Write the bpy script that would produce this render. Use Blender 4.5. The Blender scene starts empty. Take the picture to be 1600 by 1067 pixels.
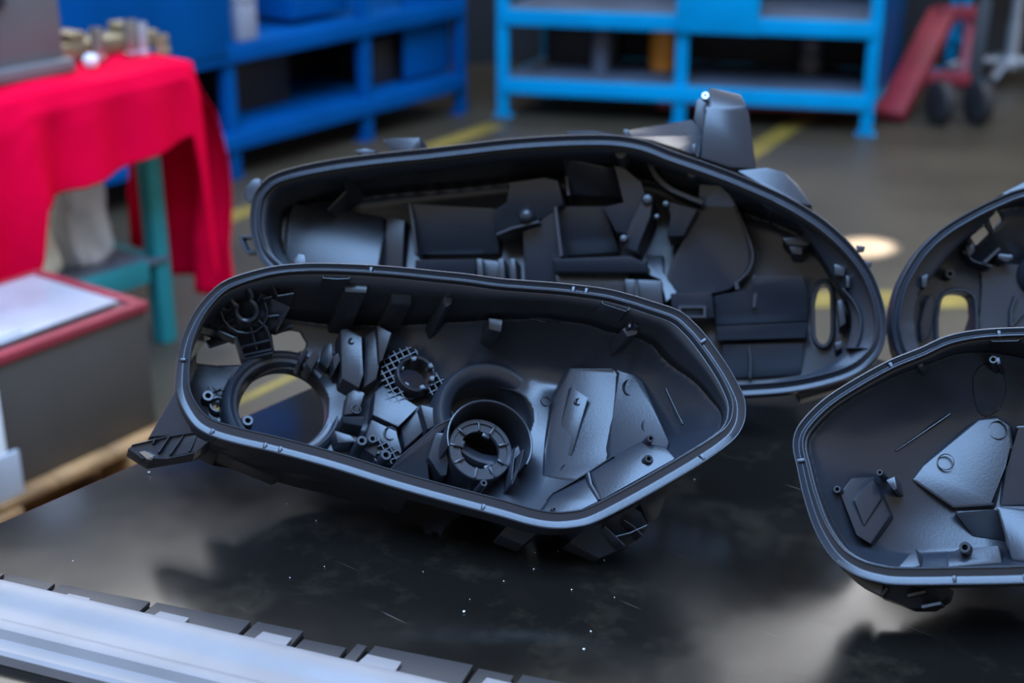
import bpy, bmesh, math, random
import numpy as np
from mathutils import Vector, Matrix
from mathutils.geometry import tessellate_polygon
random.seed(4)
scene = bpy.context.scene
COL = scene.collection
# ------------------------------------------------------------------ camera
F, CX, CY = 2222.0, 800.0, 533.5
PITCH, CAMH = math.radians(22.0), 1.52
CAM = np.array([0, 0, CAMH])
FW = np.array([0, math.cos(PITCH), -math.sin(PITCH)])
RT = np.array([1.0, 0, 0])
UP = np.array([0, math.sin(PITCH), math.cos(PITCH)])
cd = bpy.data.cameras.new('camera'); cam = bpy.data.objects.new('camera', cd); COL.objects.link(cam)
cd.lens = 50; cd.sensor_width = 36; cd.clip_start = .02; cd.clip_end = 60
cam.location = (0, 0, CAMH); cam.rotation_euler = (math.radians(90) - PITCH, 0, 0)
cd.dof.use_dof = True; cd.dof.focus_distance = 1.36; cd.dof.aperture_fstop = 3.6
scene.camera = cam
# ------------------------------------------------------------------ light
scene.view_settings.view_transform = 'Standard'; scene.view_settings.look = 'None'
scene.view_settings.gamma = 1; scene.view_settings.use_curve_mapping = False
scene.view_settings.exposure = 0.0
w = bpy.data.worlds.new('hall'); scene.world = w; w.use_nodes = True
w.node_tree.nodes['Background'].inputs[0].default_value = (.64, .62, .59, 1)
w.node_tree.nodes['Background'].inputs[1].default_value = .80

def area(name, loc, target, sx, sy, power, col):
    l = bpy.data.lights.new(name, 'AREA'); l.shape = 'RECTANGLE'; l.size = sx; l.size_y = sy; l.energy = power; l.color = col
    o = bpy.data.objects.new(name, l); COL.objects.link(o); o.location = loc
    o.rotation_euler = (Vector(target) - Vector(loc)).to_track_quat('-Z', 'Y').to_euler()
    return o
area('roof_window', (-.5, .6, 5.6), (-.3, 1.4, .85), 4.4, 4.4, 1000, (.31, .56, 1.0))
area('back_fill', (4.2, 3.4, 5.5), (0.6, 3.0, .5), 3.0, 2.0, 110, (.80, .88, 1.0))  # unseen area light, added to brighten the back of the hall
sp = bpy.data.lights.new('sun_beam', 'SPOT'); sp.energy = 32000; sp.color = (1, .86, .72); sp.spot_size = math.radians(1.8); sp.spot_blend = .35; sp.shadow_soft_size = .03
so = bpy.data.objects.new('sun_beam', sp); COL.objects.link(so); so.location = (4.0, 7.3, 5.2)
so.rotation_euler = (Vector((1.20, 4.62, 0)) - so.location).to_track_quat('-Z', 'Y').to_euler()

# ------------------------------------------------------------------ helpers
def ray(x, y): return FW + RT * (x - CX) / F - UP * (y - CY) / F
def onz(x, y, z): r = ray(x, y); return CAM + r * (z - CAMH) / r[2]
def ony(x, y, Y): r = ray(x, y); return CAM + r * Y / r[1]

MATS = {}
def mat(name, col, rough=.5, metal=0, noise=0, nscale=20, bump=0, bscale=80, spec=.5, col2=None, rvar=0):
    m = bpy.data.materials.new(name); m.use_nodes = True; nt = m.node_tree; b = nt.nodes['Principled BSDF']
    b.inputs['Base Color'].default_value = (*col, 1); b.inputs['Roughness'].default_value = rough
    b.inputs['Metallic'].default_value = metal; b.inputs['Specular IOR Level'].default_value = spec
    tc = nt.nodes.new('ShaderNodeTexCoord')
    if noise or col2 or rvar:
        n = nt.nodes.new('ShaderNodeTexNoise'); n.inputs['Scale'].default_value = nscale; n.inputs['Detail'].default_value = 6
        nt.links.new(tc.outputs['Object'], n.inputs['Vector'])
        if noise or col2:
            mx = nt.nodes.new('ShaderNodeMix'); mx.data_type = 'RGBA'
            c2 = col2 or tuple(min(1, c * (1 + noise)) for c in col); c1 = col if col2 else tuple(c * (1 - noise) for c in col)
            mx.inputs[6].default_value = (*c1, 1); mx.inputs[7].default_value = (*c2, 1)
            cr = nt.nodes.new('ShaderNodeMapRange'); cr.inputs[1].default_value = .35; cr.inputs[2].default_value = .65
            nt.links.new(n.outputs['Fac'], cr.inputs[0]); nt.links.new(cr.outputs[0], mx.inputs[0])
            nt.links.new(mx.outputs[2], b.inputs['Base Color'])
        if rvar:
            r = nt.nodes.new('ShaderNodeMapRange'); r.inputs[1].default_value = .3; r.inputs[2].default_value = .7
            r.inputs[3].default_value = rough - rvar; r.inputs[4].default_value = rough + rvar
            nt.links.new(n.outputs['Fac'], r.inputs[0]); nt.links.new(r.outputs[0], b.inputs['Roughness'])
    if bump:
        n2 = nt.nodes.new('ShaderNodeTexNoise'); n2.inputs['Scale'].default_value = bscale; n2.inputs['Detail'].default_value = 3
        nt.links.new(tc.outputs['Object'], n2.inputs['Vector'])
        bp = nt.nodes.new('ShaderNodeBump'); bp.inputs['Strength'].default_value = bump; bp.inputs['Distance'].default_value = .002
        nt.links.new(n2.outputs['Fac'], bp.inputs['Height']); nt.links.new(bp.outputs[0], b.inputs['Normal'])
    MATS[name] = m
    return m
mat('black_plastic', (.019, .0215, .028), .30, bump=.05, bscale=420, rvar=.05, nscale=9)
mat('grey_plastic', (.05, .053, .06), .45)
mat('clip_steel', (.45, .47, .5), .3, 1)
mat('floor_paint', (.058, .045, .028), .45, noise=.14, nscale=1.6, rvar=.08)
mat('yellow_paint', (.25, .175, .03), .5, noise=.25, nscale=7)
mat('rack_blue', (.0, .075, .27), .5, noise=.12, nscale=3, spec=.06)
mat('rack_cyan', (.0, .28, .55), .5, noise=.1, nscale=3, spec=.06)
mat('shelf_grey', (.10, .115, .15), .5, noise=.2, nscale=4)
mat('dark_stuff', (.012, .012, .014), .6)
mat('red_cloth', (.72, .0, .03), .95, noise=.08, nscale=6, spec=.05)
mat('teal_paint', (.015, .26, .28), .5, noise=.15, nscale=5)
mat('machine_grey', (.12, .115, .115), .5, noise=.12, nscale=4)
mat('white_paper', (.72, .72, .72), .7)
mat('bag_plastic', (.85, .82, .68), .45, noise=.15, nscale=9)
mat('bag_blue', (.72, .74, .80), .4, noise=.15, nscale=9)
mat('crate_grey', (.06, .05, .042), .55, noise=.15, nscale=3)
mat('film_white', (.36, .37, .4), .3, noise=.25, nscale=3)
mat('red_paint', (.26, .022, .035), .5, noise=.15, nscale=6)
mat('wood', (.30, .15, .055), .7, noise=.3, nscale=10)
mat('box_grey', (.27, .28, .33), .5)
mat('orange', (.75, .28, .02), .5)
mat('brass', (.30, .25, .15), .4, .6)
mat('rubber', (.02, .02, .022), .6)
mat('chrome', (.55, .58, .62), .3, .7)
mat('trim_plastic', (.19, .17, .165), .45, noise=.07, nscale=14, bump=.04, bscale=200)
mat('trim_dark', (.018, .018, .020), .5)
mat('wall_dark', (.018, .019, .022), .8, noise=.3, nscale=.7)
mat('crumb', (.62, .62, .60), .6)
# table: dark lacquered steel with scratches and dull smears
def table_mat():
    m = mat('table_steel', (.016, .0155, .0165), .17, noise=0); nt = m.node_tree; b = nt.nodes['Principled BSDF']
    b.inputs['Specular IOR Level'].default_value = .38
    tc = nt.nodes.new('ShaderNodeTexCoord')
    n = nt.nodes.new('ShaderNodeTexNoise'); n.inputs['Scale'].default_value = 5; n.inputs['Detail'].default_value = 8
    nt.links.new(tc.outputs['Object'], n.inputs['Vector'])
    r = nt.nodes.new('ShaderNodeMapRange'); r.inputs[1].default_value = .35; r.inputs[2].default_value = .75; r.inputs[3].default_value = .12; r.inputs[4].default_value = .30
    nt.links.new(n.outputs['Fac'], r.inputs[0]); nt.links.new(r.outputs[0], b.inputs['Roughness'])
    # scratches: thin bands of stretched noise
    out = None
    for k, (ang, sc) in enumerate(((.35, 1.0), (-.5, 1.3), (1.2, .8))):
        mp = nt.nodes.new('ShaderNodeMapping'); mp.inputs['Rotation'].default_value = (0, 0, ang); mp.inputs['Scale'].default_value = (9 * sc, 240 * sc, 1)
        nt.links.new(tc.outputs['Object'], mp.inputs['Vector'])
        q = nt.nodes.new('ShaderNodeTexNoise'); q.inputs['Scale'].default_value = 1; q.inputs['Detail'].default_value = 1
        nt.links.new(mp.outputs[0], q.inputs['Vector'])
        a = nt.nodes.new('ShaderNodeMapRange'); a.inputs[1].default_value = .79; a.inputs[2].default_value = .86
        nt.links.new(q.outputs['Fac'], a.inputs[0])
        if out is None: out = a.outputs[0]
        else:
            mm = nt.nodes.new('ShaderNodeMath'); mm.operation = 'MAXIMUM'; nt.links.new(out, mm.inputs[0]); nt.links.new(a.outputs[0], mm.inputs[1]); out = mm.outputs[0]
    # brownish smears
    n3 = nt.nodes.new('ShaderNodeTexNoise'); n3.inputs['Scale'].default_value = 11; n3.inputs['Detail'].default_value = 9; n3.inputs['Roughness'].default_value = .7
    nt.links.new(tc.outputs['Object'], n3.inputs['Vector'])
    s3 = nt.nodes.new('ShaderNodeMapRange'); s3.inputs[1].default_value = .52; s3.inputs[2].default_value = .75
    nt.links.new(n3.outputs['Fac'], s3.inputs[0])
    m1 = nt.nodes.new('ShaderNodeMix'); m1.data_type = 'RGBA'; m1.inputs[6].default_value = (.0065, .0055, .0045, 1); m1.inputs[7].default_value = (.024, .019, .013, 1)
    nt.links.new(s3.outputs[0], m1.inputs[0])
    m2 = nt.nodes.new('ShaderNodeMix'); m2.data_type = 'RGBA'; m2.inputs[7].default_value = (.09, .08, .07, 1)
    nt.links.new(out, m2.inputs[0]); nt.links.new(m1.outputs[2], m2.inputs[6]); nt.links.new(m2.outputs[2], b.inputs['Base Color'])
table_mat()

def tag(o, label=None, cat=None, group=None, kind=None):
    if label: o['label'] = label
    if cat: o['category'] = cat
    if group: o['group'] = group
    if kind: o['kind'] = kind
    return o
def empty(name, loc=(0, 0, 0), rz=0):
    o = bpy.data.objects.new(name, None); COL.objects.link(o); o.location = loc; o.rotation_euler = (0, 0, rz); o.empty_display_size = .05
    return o
def link(name, bm, m, parent=None, ang=32):
    me = bpy.data.meshes.new(name); bmesh.ops.recalc_face_normals(bm, faces=bm.faces[:]); bm.to_mesh(me); bm.free()
    me.materials.append(MATS[m]); me.shade_smooth(); me.set_sharp_from_angle(angle=math.radians(ang))
    o = bpy.data.objects.new(name, me); COL.objects.link(o)
    if parent: o.parent = parent
    return o
def raw(name, vs, fs, m, parent=None, ang=32, recalc=True):
    me = bpy.data.meshes.new(name); me.from_pydata([tuple(map(float, v)) for v in vs], [], fs); me.update()
    if recalc:
        bm = bmesh.new(); bm.from_mesh(me); bmesh.ops.recalc_face_normals(bm, faces=bm.faces[:]); bm.to_mesh(me); bm.free()
    me.materials.append(MATS[m]); me.shade_smooth(); me.set_sharp_from_angle(angle=math.radians(ang))
    o = bpy.data.objects.new(name, me); COL.objects.link(o)
    if parent: o.parent = parent
    return o
def hexa(bm, pts, bev=0, seg=2):
    """8 points: bottom 4, top 4"""
    v = [bm.verts.new(tuple(map(float, p))) for p in pts]
    fs = [bm.faces.new([v[i] for i in f]) for f in ((3, 2, 1, 0), (4, 5, 6, 7), (0, 1, 5, 4), (1, 2, 6, 5), (2, 3, 7, 6), (3, 0, 4, 7))]
    if bev:
        ed = set(e for f in fs for e in f.edges)
        bmesh.ops.bevel(bm, geom=list(ed), offset=bev, segments=seg, affect='EDGES', profile=.5, clamp_overlap=True)
def box(name, m, parent, a, b, bev=.004):
    bm = bmesh.new(); (x0, y0, z0), (x1, y1, z1) = a, b
    hexa(bm, [(x0, y0, z0), (x1, y0, z0), (x1, y1, z0), (x0, y1, z0), (x0, y0, z1), (x1, y0, z1), (x1, y1, z1), (x0, y1, z1)], bev)
    return link(name, bm, m, parent)
def lathe_z(name, m, parent, prof, loc=(0, 0, 0), seg=32, axis=None):
    bm = bmesh.new(); ringv = []
    for r, z in prof: ringv.append([bm.verts.new((r * math.cos(2 * math.pi * k / seg), r * math.sin(2 * math.pi * k / seg), z)) for k in range(seg)])
    for i in range(len(prof) - 1):
        for k in range(seg): bm.faces.new((ringv[i][k], ringv[i][(k + 1) % seg], ringv[i + 1][(k + 1) % seg], ringv[i + 1][k]))
    if prof[0][0] > 1e-6: bm.faces.new(ringv[0][::-1])
    if prof[-1][0] > 1e-6: bm.faces.new(ringv[-1])
    bmesh.ops.remove_doubles(bm, verts=bm.verts[:], dist=1e-6)
    if axis is not None: bmesh.ops.transform(bm, verts=bm.verts[:], matrix=Vector((0, 0, 1)).rotation_difference(Vector(axis)).to_matrix().to_4x4())
    bmesh.ops.translate(bm, verts=bm.verts[:], vec=Vector(tuple(map(float, loc))))
    return link(name, bm, m, parent)
def bar(name, m, parent, p, q, wid, hei, up=(0, 0, 1), bev=.003):
    p = Vector(tuple(map(float, p))); q = Vector(tuple(map(float, q))); d = (q - p).normalized(); s = d.cross(Vector(up)).normalized() * wid / 2; t = s.cross(d).normalized() * hei / 2
    bm = bmesh.new(); hexa(bm, [p - s - t, p + s - t, q + s - t, q - s - t, p - s + t, p + s + t, q + s + t, q - s + t], bev)
    return link(name, bm, m, parent)
def tubepath(name, m, parent, pts, r, seg=10):
    pts = [Vector(tuple(map(float, p))) for p in pts]; bm = bmesh.new(); rings = []
    for i, p in enumerate(pts):
        d = (pts[min(i + 1, len(pts) - 1)] - pts[max(i - 1, 0)]).normalized(); a = d.orthogonal() if i == 0 else (a - d * a.dot(d)); a.normalize(); b = d.cross(a)
        rings.append([bm.verts.new(p + (a * math.cos(6.2832 * k / seg) + b * math.sin(6.2832 * k / seg)) * r) for k in range(seg)])
    for i in range(len(rings) - 1):
        for k in range(seg): bm.faces.new((rings[i][k], rings[i][(k + 1) % seg], rings[i + 1][(k + 1) % seg], rings[i + 1][k]))
    bm.faces.new(rings[0][::-1]); bm.faces.new(rings[-1])
    return link(name, bm, m, parent)

# ================================================================== setting
bm = bmesh.new(); hexa(bm, [(-9, -6, -.1), (11, -6, -.1), (11, 12, -.1), (-9, 12, -.1), (-9, -6, 0), (11, -6, 0), (11, 12, 0), (-9, 12, 0)])
tag(link('floor', bm, 'floor_paint'), kind='structure')
bm = bmesh.new(); hexa(bm, [(-9, 7.85, 0), (11, 7.85, 0), (11, 8.05, 0), (-9, 8.05, 0), (-9, 7.85, 8), (11, 7.85, 8), (11, 8.05, 8), (-9, 8.05, 8)])
tag(link('wall_back', bm, 'wall_dark'), kind='structure')
em = mat('window_glow', (.8, .8, .8), .3); eb = em.node_tree.nodes['Principled BSDF']; eb.inputs['Emission Color'].default_value = (1.0, .97, .95, 1); eb.inputs['Emission Strength'].default_value = 5.4
for k in range(5):      # high daylight windows of the hall
    x0 = -7.6 + k * 2.9; wn = tag(box('window_%d' % (k + 1), 'window_glow', None, (x0, 7.78, 3.2), (x0 + 2.6, 7.849, 7.4), 0), kind='structure')
    for z in (3.2, 4.6, 6.0, 7.36): box('window_bar', 'machine_grey', wn, (x0 - .04, 7.74, z - .03), (x0 + 2.64, 7.779, z + .05), .004)
    for x in (x0 - .04, x0 + 1.27, x0 + 2.56): box('window_bar', 'machine_grey', wn, (x, 7.70, 3.15), (x + .08, 7.739, 7.45), .004)
def floor_line(n, p, q, wid, ext0=0, ext1=0):
    p = np.array(p[:2]); q = np.array(q[:2]); d = (q - p) / np.linalg.norm(q - p); s = np.array([-d[1], d[0]]) * wid / 2
    p = p - d * ext0; q = q + d * ext1
    vs = [(*(p - s), .0), (*(q - s), .0), (*(q + s), .0), (*(p + s), .0), (*(p - s), .002), (*(q - s), .002), (*(q + s), .002), (*(p + s), .002)]
    bm = bmesh.new(); hexa(bm, vs); tag(link('trim_%d' % n, bm, 'yellow_paint'), 'yellow safety line painted on the workshop floor', kind='structure')
floor_line(1, onz(345, 345, 0), onz(775, 195, 0), .10, .6, .0)
floor_line(2, onz(60, 775, 0), onz(425, 603, 0), .025, .6, .5)
floor_line(3, onz(1190, 228, 0), onz(1225, 205, 0), .10, .3, .5)
floor_line(4, onz(1290, 468, 0), onz(1500, 468, 0), .14, .5, 1.5)

# ================================================================== work table
TC = np.array([.08, 2.044]); E1 = np.array([-.624, -.78]); E2 = np.array([.777, -.63])
E1 /= np.linalg.norm(E1); E2 = np.array([-E1[1], E1[0]]); E2 = E2 if E2[0] > 0 else -E2
TZ = .80
wt = empty('work_table', (TC[0], TC[1], 0), math.atan2(E2[1], E2[0]))      # local x along E2, local -y along E1
tag(wt, 'dark glossy steel-topped work table carrying the black lamp housings', 'table')
def tl(x, y, z): return (x, y, z)
box('table_top', 'table_steel', wt, (0, -1.75, TZ - .03), (1.75, 0, TZ), .0025)
box('apron', 'crate_grey', wt, (.08, -1.67, TZ - .11), (1.67, -.08, TZ - .031), .003)
for x in (.06, 1.61):
    for y in (-1.69, -.14): box('leg', 'crate_grey', wt, (x, y, 0), (x + .08, y + .08, TZ - .031), .003)

# ================================================================== lamp housings
def catmull(pts, n=420):
    P = np.array(pts, float); N = len(P); out = []
    for i in range(N):
        a, b, c, d = P[i - 1], P[i], P[(i + 1) % N], P[(i + 2) % N]
        for t in np.linspace(0, 1, 12, endpoint=False):
            out.append(.5 * ((2 * b) + (c - a) * t + (2 * a - 5 * b + 4 * c - d) * t * t + (3 * b - a - 3 * c + d) * t ** 3))
    out = np.array(out); seg = np.linalg.norm(np.roll(out, -1, 0) - out, axis=1); s = np.concatenate([[0], np.cumsum(seg)]); L = s[-1]
    t = np.arange(n) * L / n; oc = np.vstack([out, out[:1]])
    return np.stack([np.interp(t, s, oc[:, 0]), np.interp(t, s, oc[:, 1])], 1)
def area2(P): return .5 * np.sum(P[:, 0] * np.roll(P[:, 1], -1) - np.roll(P[:, 0], -1) * P[:, 1])
def ccw(P): P = np.array(P, float); return P if area2(P) > 0 else P[::-1].copy()
def normals(P, k=3):
    T = np.roll(P, -k, 0) - np.roll(P, k, 0); T /= np.linalg.norm(T, axis=1)[:, None] + 1e-12
    return np.stack([T[:, 1], -T[:, 0]], 1)          # outward for ccw
def inside(P, X):
    c = np.zeros(len(X), bool); x, y = X[:, 0], X[:, 1]
    for i in range(len(P)):
        (x0, y0), (x1, y1) = P[i - 1], P[i]
        if y0 == y1: continue
        m = (y0 > y) != (y1 > y); c ^= m & (x < (x1 - x0) * (y - y0) / (y1 - y0) + x0)
    return c
def nearest(P, X):
    best = np.full(len(X), 1e9); pt = np.zeros_like(X); idx = np.zeros(len(X), int)
    for i in range(len(P)):
        a, b = P[i - 1], P[i]; ab = b - a; l2 = ab @ ab
        if l2 < 1e-16: continue
        t = np.clip(((X - a) @ ab) / l2, 0, 1); q = a + t[:, None] * ab; d = np.hypot(*(X - q).T); m = d < best
        best[m] = d[m]; pt[m] = q[m]; idx[m] = i
    return best, pt, idx
def circ(c, r, n=48): return [(c[0] + r * math.cos(2 * math.pi * k / n), c[1] + r * math.sin(2 * math.pi * k / n)) for k in range(n)]

class Housing:
    def __init__(s, name, label, ncam, gcam, ax, ay, az, group):
        n = np.array(ncam, float); n /= np.linalg.norm(n); s.w = n[0] * RT + n[1] * UP - n[2] * FW
        s.u = RT - s.w * (RT @ s.w); s.u /= np.linalg.norm(s.u); s.v = np.cross(s.w, s.u)
        g = np.array(gcam, float); g /= np.linalg.norm(g); s.gw = g[0] * RT + g[1] * UP - g[2] * FW
        s.A = onz(ax, ay, az); s.g = np.array([s.gw @ s.u, s.gw @ s.v, s.gw @ s.w])
        e = np.array([1.0, 0, 0]); e -= s.g * (e @ s.g); s.e1 = e / np.linalg.norm(e); s.e2 = np.cross(-s.g, s.e1)
        s.root = empty(name); M = Matrix(((s.u[0], s.v[0], s.w[0], s.A[0]), (s.u[1], s.v[1], s.w[1], s.A[1]), (s.u[2], s.v[2], s.w[2], s.A[2]), (0, 0, 0, 1)))
        s.root.matrix_world = M; tag(s.root, label, 'lamp housing', group); s.m = 'black_plastic'
    def uv(s, x, y, d=0):
        r = ray(x, y); P0 = s.A + s.gw * d * 1e-3; t = ((P0 - CAM) @ s.w) / (r @ s.w); P = CAM + r * t - P0
        return np.array([P @ s.u, P @ s.v])
    def X(s, uv, d): return np.array([uv[0], uv[1], 0]) + s.g * d * 1e-3
    def L(s, x, y, d): return s.X(s.uv(x, y, d), d)
    def sc(s, x, y, d): return .5 * (np.linalg.norm(s.uv(x + 5, y, d) - s.uv(x - 5, y, d)) + np.linalg.norm(s.uv(x, y + 5, d) - s.uv(x, y - 5, d))) / 10
    # ---- sealing channel swept round the outline
    def rim(s, outline, wfun, gd=3.2, deep=18, lip=1.6, name='sealing_rim'):
        P = ccw(catmull([s.uv(*p) for p in outline])); Nn = normals(P, 5); W = np.array([wfun(n) for n in Nn]) * 1e-3
        k = 15; W = np.convolve(np.concatenate([W[-k:], W, W[:k]]), np.ones(2 * k + 1) / (2 * k + 1), 'valid')
        e = lip * 1e-3; prof = []
        for i in range(len(P)):
            wd = W[i]
            prof.append([(0, deep), (0, .6), (.0006, 0), (e - .0004, 0), (e, .4), (e + .0002, 1.3), (wd * .44, 1.3 + gd * .92), (wd * .48, 1.3 + gd), (wd * .54, 1.3 + gd), (wd * .58, 1.3 + gd * .92), (wd - e - .0002, 2.2), (wd - e, 1.3), (wd - e + .0005, .9), (wd - .0006, .9), (wd, 1.5), (wd, deep)])
        K = len(prof[0]); vs = []; fs = []
        for i, p in enumerate(P):
            for a, d in prof[i]: vs.append(s.X(p - Nn[i] * a, d))
        N = len(P)
        for i in range(N):
            for k in range(K): fs.append((i * K + k, ((i + 1) % N) * K + k, ((i + 1) % N) * K + (k + 1) % K, i * K + (k + 1) % K))
        s.P = P; s.Nn = Nn; s.inner = P - Nn * (W[:, None] - .0008)
        return raw(name, vs, fs, s.m, s.root, 38)
    # ---- moulded back shell: height field along the draw direction
    def shell(s, ctrl, kfun, holes=(), dedge=10, res=.0014, thick=.0026, rad=14, steps=(), blur=3, fr_=9):
        B = s.inner; C = np.array([[*s.uv(x, y, d), d] for x, y, d in ctrl])
        n = len(C); D = np.linalg.norm(C[:, None, :2] - C[None, :, :2], axis=2) * 10; K = np.where(D > 1e-9, D * D * np.log(D + 1e-12), 0)
        Pm = np.concatenate([np.ones((n, 1)), C[:, :2] * 10], 1); A = np.zeros((n + 3, n + 3)); A[:n, :n] = K + .01 * np.eye(n); A[:n, n:] = Pm; A[n:, :n] = Pm.T
        co = np.linalg.solve(A, np.concatenate([C[:, 2], np.zeros(3)]))
        lo, hi = B.min(0), B.max(0); xs = np.arange(lo[0], hi[0], res); ys = np.arange(lo[1], hi[1], res); GX, GY = np.meshgrid(xs, ys)
        X = np.stack([GX.ravel(), GY.ravel()], 1); ok = inside(B, X); s._reg = ok.reshape(GX.shape).copy(); holes = [ccw(h) for h in holes]
        for h in holes: ok &= ~inside(h, X)
        dist = np.zeros(len(X)); nr = np.zeros((len(X), 2)); di, _, ix = nearest(B, X[ok]); dist[ok] = di; nb = normals(B, 6); nr[ok] = nb[ix]
        kk = np.array([1.0] * len(X)); kk[ok] = np.array([kfun(nn, di_, xx) for nn, di_, xx in zip(nr[ok], di, X[ok])]) if False else kfun(nr[ok], X[ok])
        Dg = np.linalg.norm(X[ok][:, None, :] - C[None, :, :2], axis=2) * 10; Kg = np.where(Dg > 1e-9, Dg * Dg * np.log(Dg + 1e-12), 0)
        fl = Kg @ co[:n] + co[n] + X[ok] @ co[n + 1:] * 10; fl = np.clip(fl, 14, 170)
        for poly, dd, sw in steps:      # flat raised or sunk panels
            q = ccw(poly); ins = inside(q, X[ok]); ds, _, _ = nearest(q, X[ok]); sd = np.where(ins, ds, -ds) * 1e3; t = np.clip(.5 + sd / sw, 0, 1); t = t * t * (3 - 2 * t); fl = fl + (dd if not callable(dd) else dd(X[ok])) * t
        dm = di * 1e3; ff = np.clip(fr_ - dm, 0, fr_); fl = fl - (fr_ - np.sqrt(np.maximum(fr_ * fr_ - ff * ff, 0))) * np.clip(kk[ok] / 20, 0, 1)
        wl = dedge + kk[ok] * (dm + 2.5)
        h = np.clip(.5 + .5 * (wl - fl) / rad, 0, 1); d = wl * (1 - h) + fl * h - rad * h * (1 - h)
        nx, ny = len(xs), len(ys); dep = np.full(len(X), np.nan); dep[ok] = d
        for _ in range(blur):
            G = dep.reshape(ny, nx); acc = np.zeros_like(G); c_ = np.zeros_like(G)
            for a_ in (-1, 0, 1):
                for b_ in (-1, 0, 1):
                    S = np.full_like(G, np.nan); S[max(0, a_):ny + min(0, a_), max(0, b_):nx + min(0, b_)] = G[max(0, -a_):ny + min(0, -a_), max(0, -b_):nx + min(0, -b_)]; m_ = ~np.isnan(S); acc[m_] += S[m_]; c_[m_] += 1
            G2 = acc / np.maximum(c_, 1); dep = np.where(ok, G2.ravel(), np.nan)
        s._lo = lo; s._res = res; s._dg = dep.reshape(ny, nx).copy()
        nx, ny = len(xs), len(ys); okg = ok.reshape(ny, nx); q = okg[:-1, :-1] & okg[1:, :-1] & okg[:-1, 1:] & okg[1:, 1:]
        J, I = np.nonzero(q); a = J * nx + I; F4 = np.stack([a, a + 1, a + nx + 1, a + nx], 1)
        # boundary snapping
        cnt = np.zeros(len(X), int); np.add.at(cnt, F4.ravel(), 1); bd = (cnt > 0) & (cnt < 4); bi = np.nonzero(bd)[0]; XX = X.copy(); best = np.full(len(bi), 1e9); tgt = X[bi].copy()
        for pi, poly in enumerate([B] + holes):
            dd, pt, _ = nearest(poly, X[bi]); m = dd < best; best[m] = dd[m]; tgt[m] = pt[m]
            if pi == 0: ob = m.copy()
            else: ob &= ~m
        XX[bi] = np.where((best < 2.2 * res)[:, None], tgt, X[bi]); 
        use = cnt > 0; mp = np.full(len(X), -1); mp[use] = np.arange(use.sum())
        V = np.concatenate([XX[use], np.zeros((use.sum(), 1))], 1) + s.g[None, :] * (dep[use] * 1e-3)[:, None]
        # straight side wall from the floor edge up to the rim
        Nb = normals(B, 6); q_ = B - Nb * .0022; okX = X[ok]; dk = dep[ok]; bdp = np.array([dk[np.argmin((okX[:, 0] - a_) ** 2 + (okX[:, 1] - b_) ** 2)] for a_, b_ in q_])
        k_ = 3; bdp = np.convolve(np.concatenate([bdp[-k_:], bdp, bdp[:k_]]), np.ones(2 * k_ + 1) / (2 * k_ + 1), 'valid'); nB = len(B); rows = [0, .34, .67, 1]
        WV = np.concatenate([np.concatenate([B + Nb * .0004 * (1 - r_), np.zeros((nB, 1))], 1) + s.g[None, :] * ((8 + (np.maximum(bdp + .8, 9) - 8) * r_) * 1e-3)[:, None] for r_ in rows]); o_ = len(V)
        WF = np.array([(o_ + r_ * nB + i_, o_ + r_ * nB + (i_ + 1) % nB, o_ + (r_ + 1) * nB + (i_ + 1) % nB, o_ + (r_ + 1) * nB + i_) for r_ in range(len(rows) - 1) for i_ in range(nB)])
        V = np.concatenate([V, WV])
        me = bpy.data.meshes.new('shell'); Fm = np.concatenate([mp[F4], WF[:, ::-1]]); me.vertices.add(len(V)); me.vertices.foreach_set('co', V.ravel()); me.loops.add(Fm.size); me.loops.foreach_set('vertex_index', Fm.ravel().astype(np.int32))
        me.polygons.add(len(Fm)); me.polygons.foreach_set('loop_start', np.arange(0, Fm.size, 4, dtype=np.int32)); me.update(calc_edges=True); me.validate()
        me.materials.append(MATS[s.m]); me.shade_smooth()
        o = bpy.data.objects.new('shell', me); COL.objects.link(o); o.parent = s.root
        md = o.modifiers.new('wall', 'SOLIDIFY'); md.thickness = thick; md.offset = -1
        return o
    def hit(s, x, y):
        """depth at which the sight line through a pixel meets the shell (None where it passes through an opening)"""
        seen = False
        for d in range(6, 165):
            q = s.uv(x, y, d); i = int(round((q[0] - s._lo[0]) / s._res)); j = int(round((q[1] - s._lo[1]) / s._res))
            if 0 <= i < s._dg.shape[1] and 0 <= j < s._dg.shape[0]:
                v = s._dg[j, i]
                if v == v and d >= v: return d
                if s._reg[j, i]: seen = True
                elif seen and d > 14: return d
            elif seen: return d
        return None
    def clampd(s, pts, df, off):
        dfs = list(df) if isinstance(df, (list, tuple)) else [df] * len(pts)
        if off is None or not hasattr(s, '_dg'): return dfs
        for i, (x, y) in enumerate(pts):
            h = s.hit(x, y)
            if h is not None: dfs[i] = min(dfs[i], h - off)
        return dfs
    # ---- moulded features
    def prism(s, name, poly, df, db, bev=1.3, holes=(), draft=.02, m=None, par=None, seg=2, label=None, off=1.5):
        fn = df if callable(df) else None
        if fn: df = [fn(x, y) for x, y in poly]
        dfs = s.clampd(poly, df, off)
        fr = [s.uv(x, y, d) for (x, y), d in zip(poly, dfs)]; c = np.mean(fr, 0); bm = bmesh.new()
        a = area2(np.array(fr))
        if a < 0: fr = fr[::-1]; dfs = dfs[::-1]
        vf = [bm.verts.new(s.X(p, d)) for p, d in zip(fr, dfs)]; vb = [bm.verts.new(s.X(c + (p - c) * (1 + draft), d + db if fn else max(db, d + 1))) for p, d in zip(fr, dfs)]
        N = len(fr); ed = []
        for i in range(N): bm.faces.new((vf[i], vb[i], vb[(i + 1) % N], vf[(i + 1) % N]))
        bm.faces.new(vb[::-1])
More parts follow.
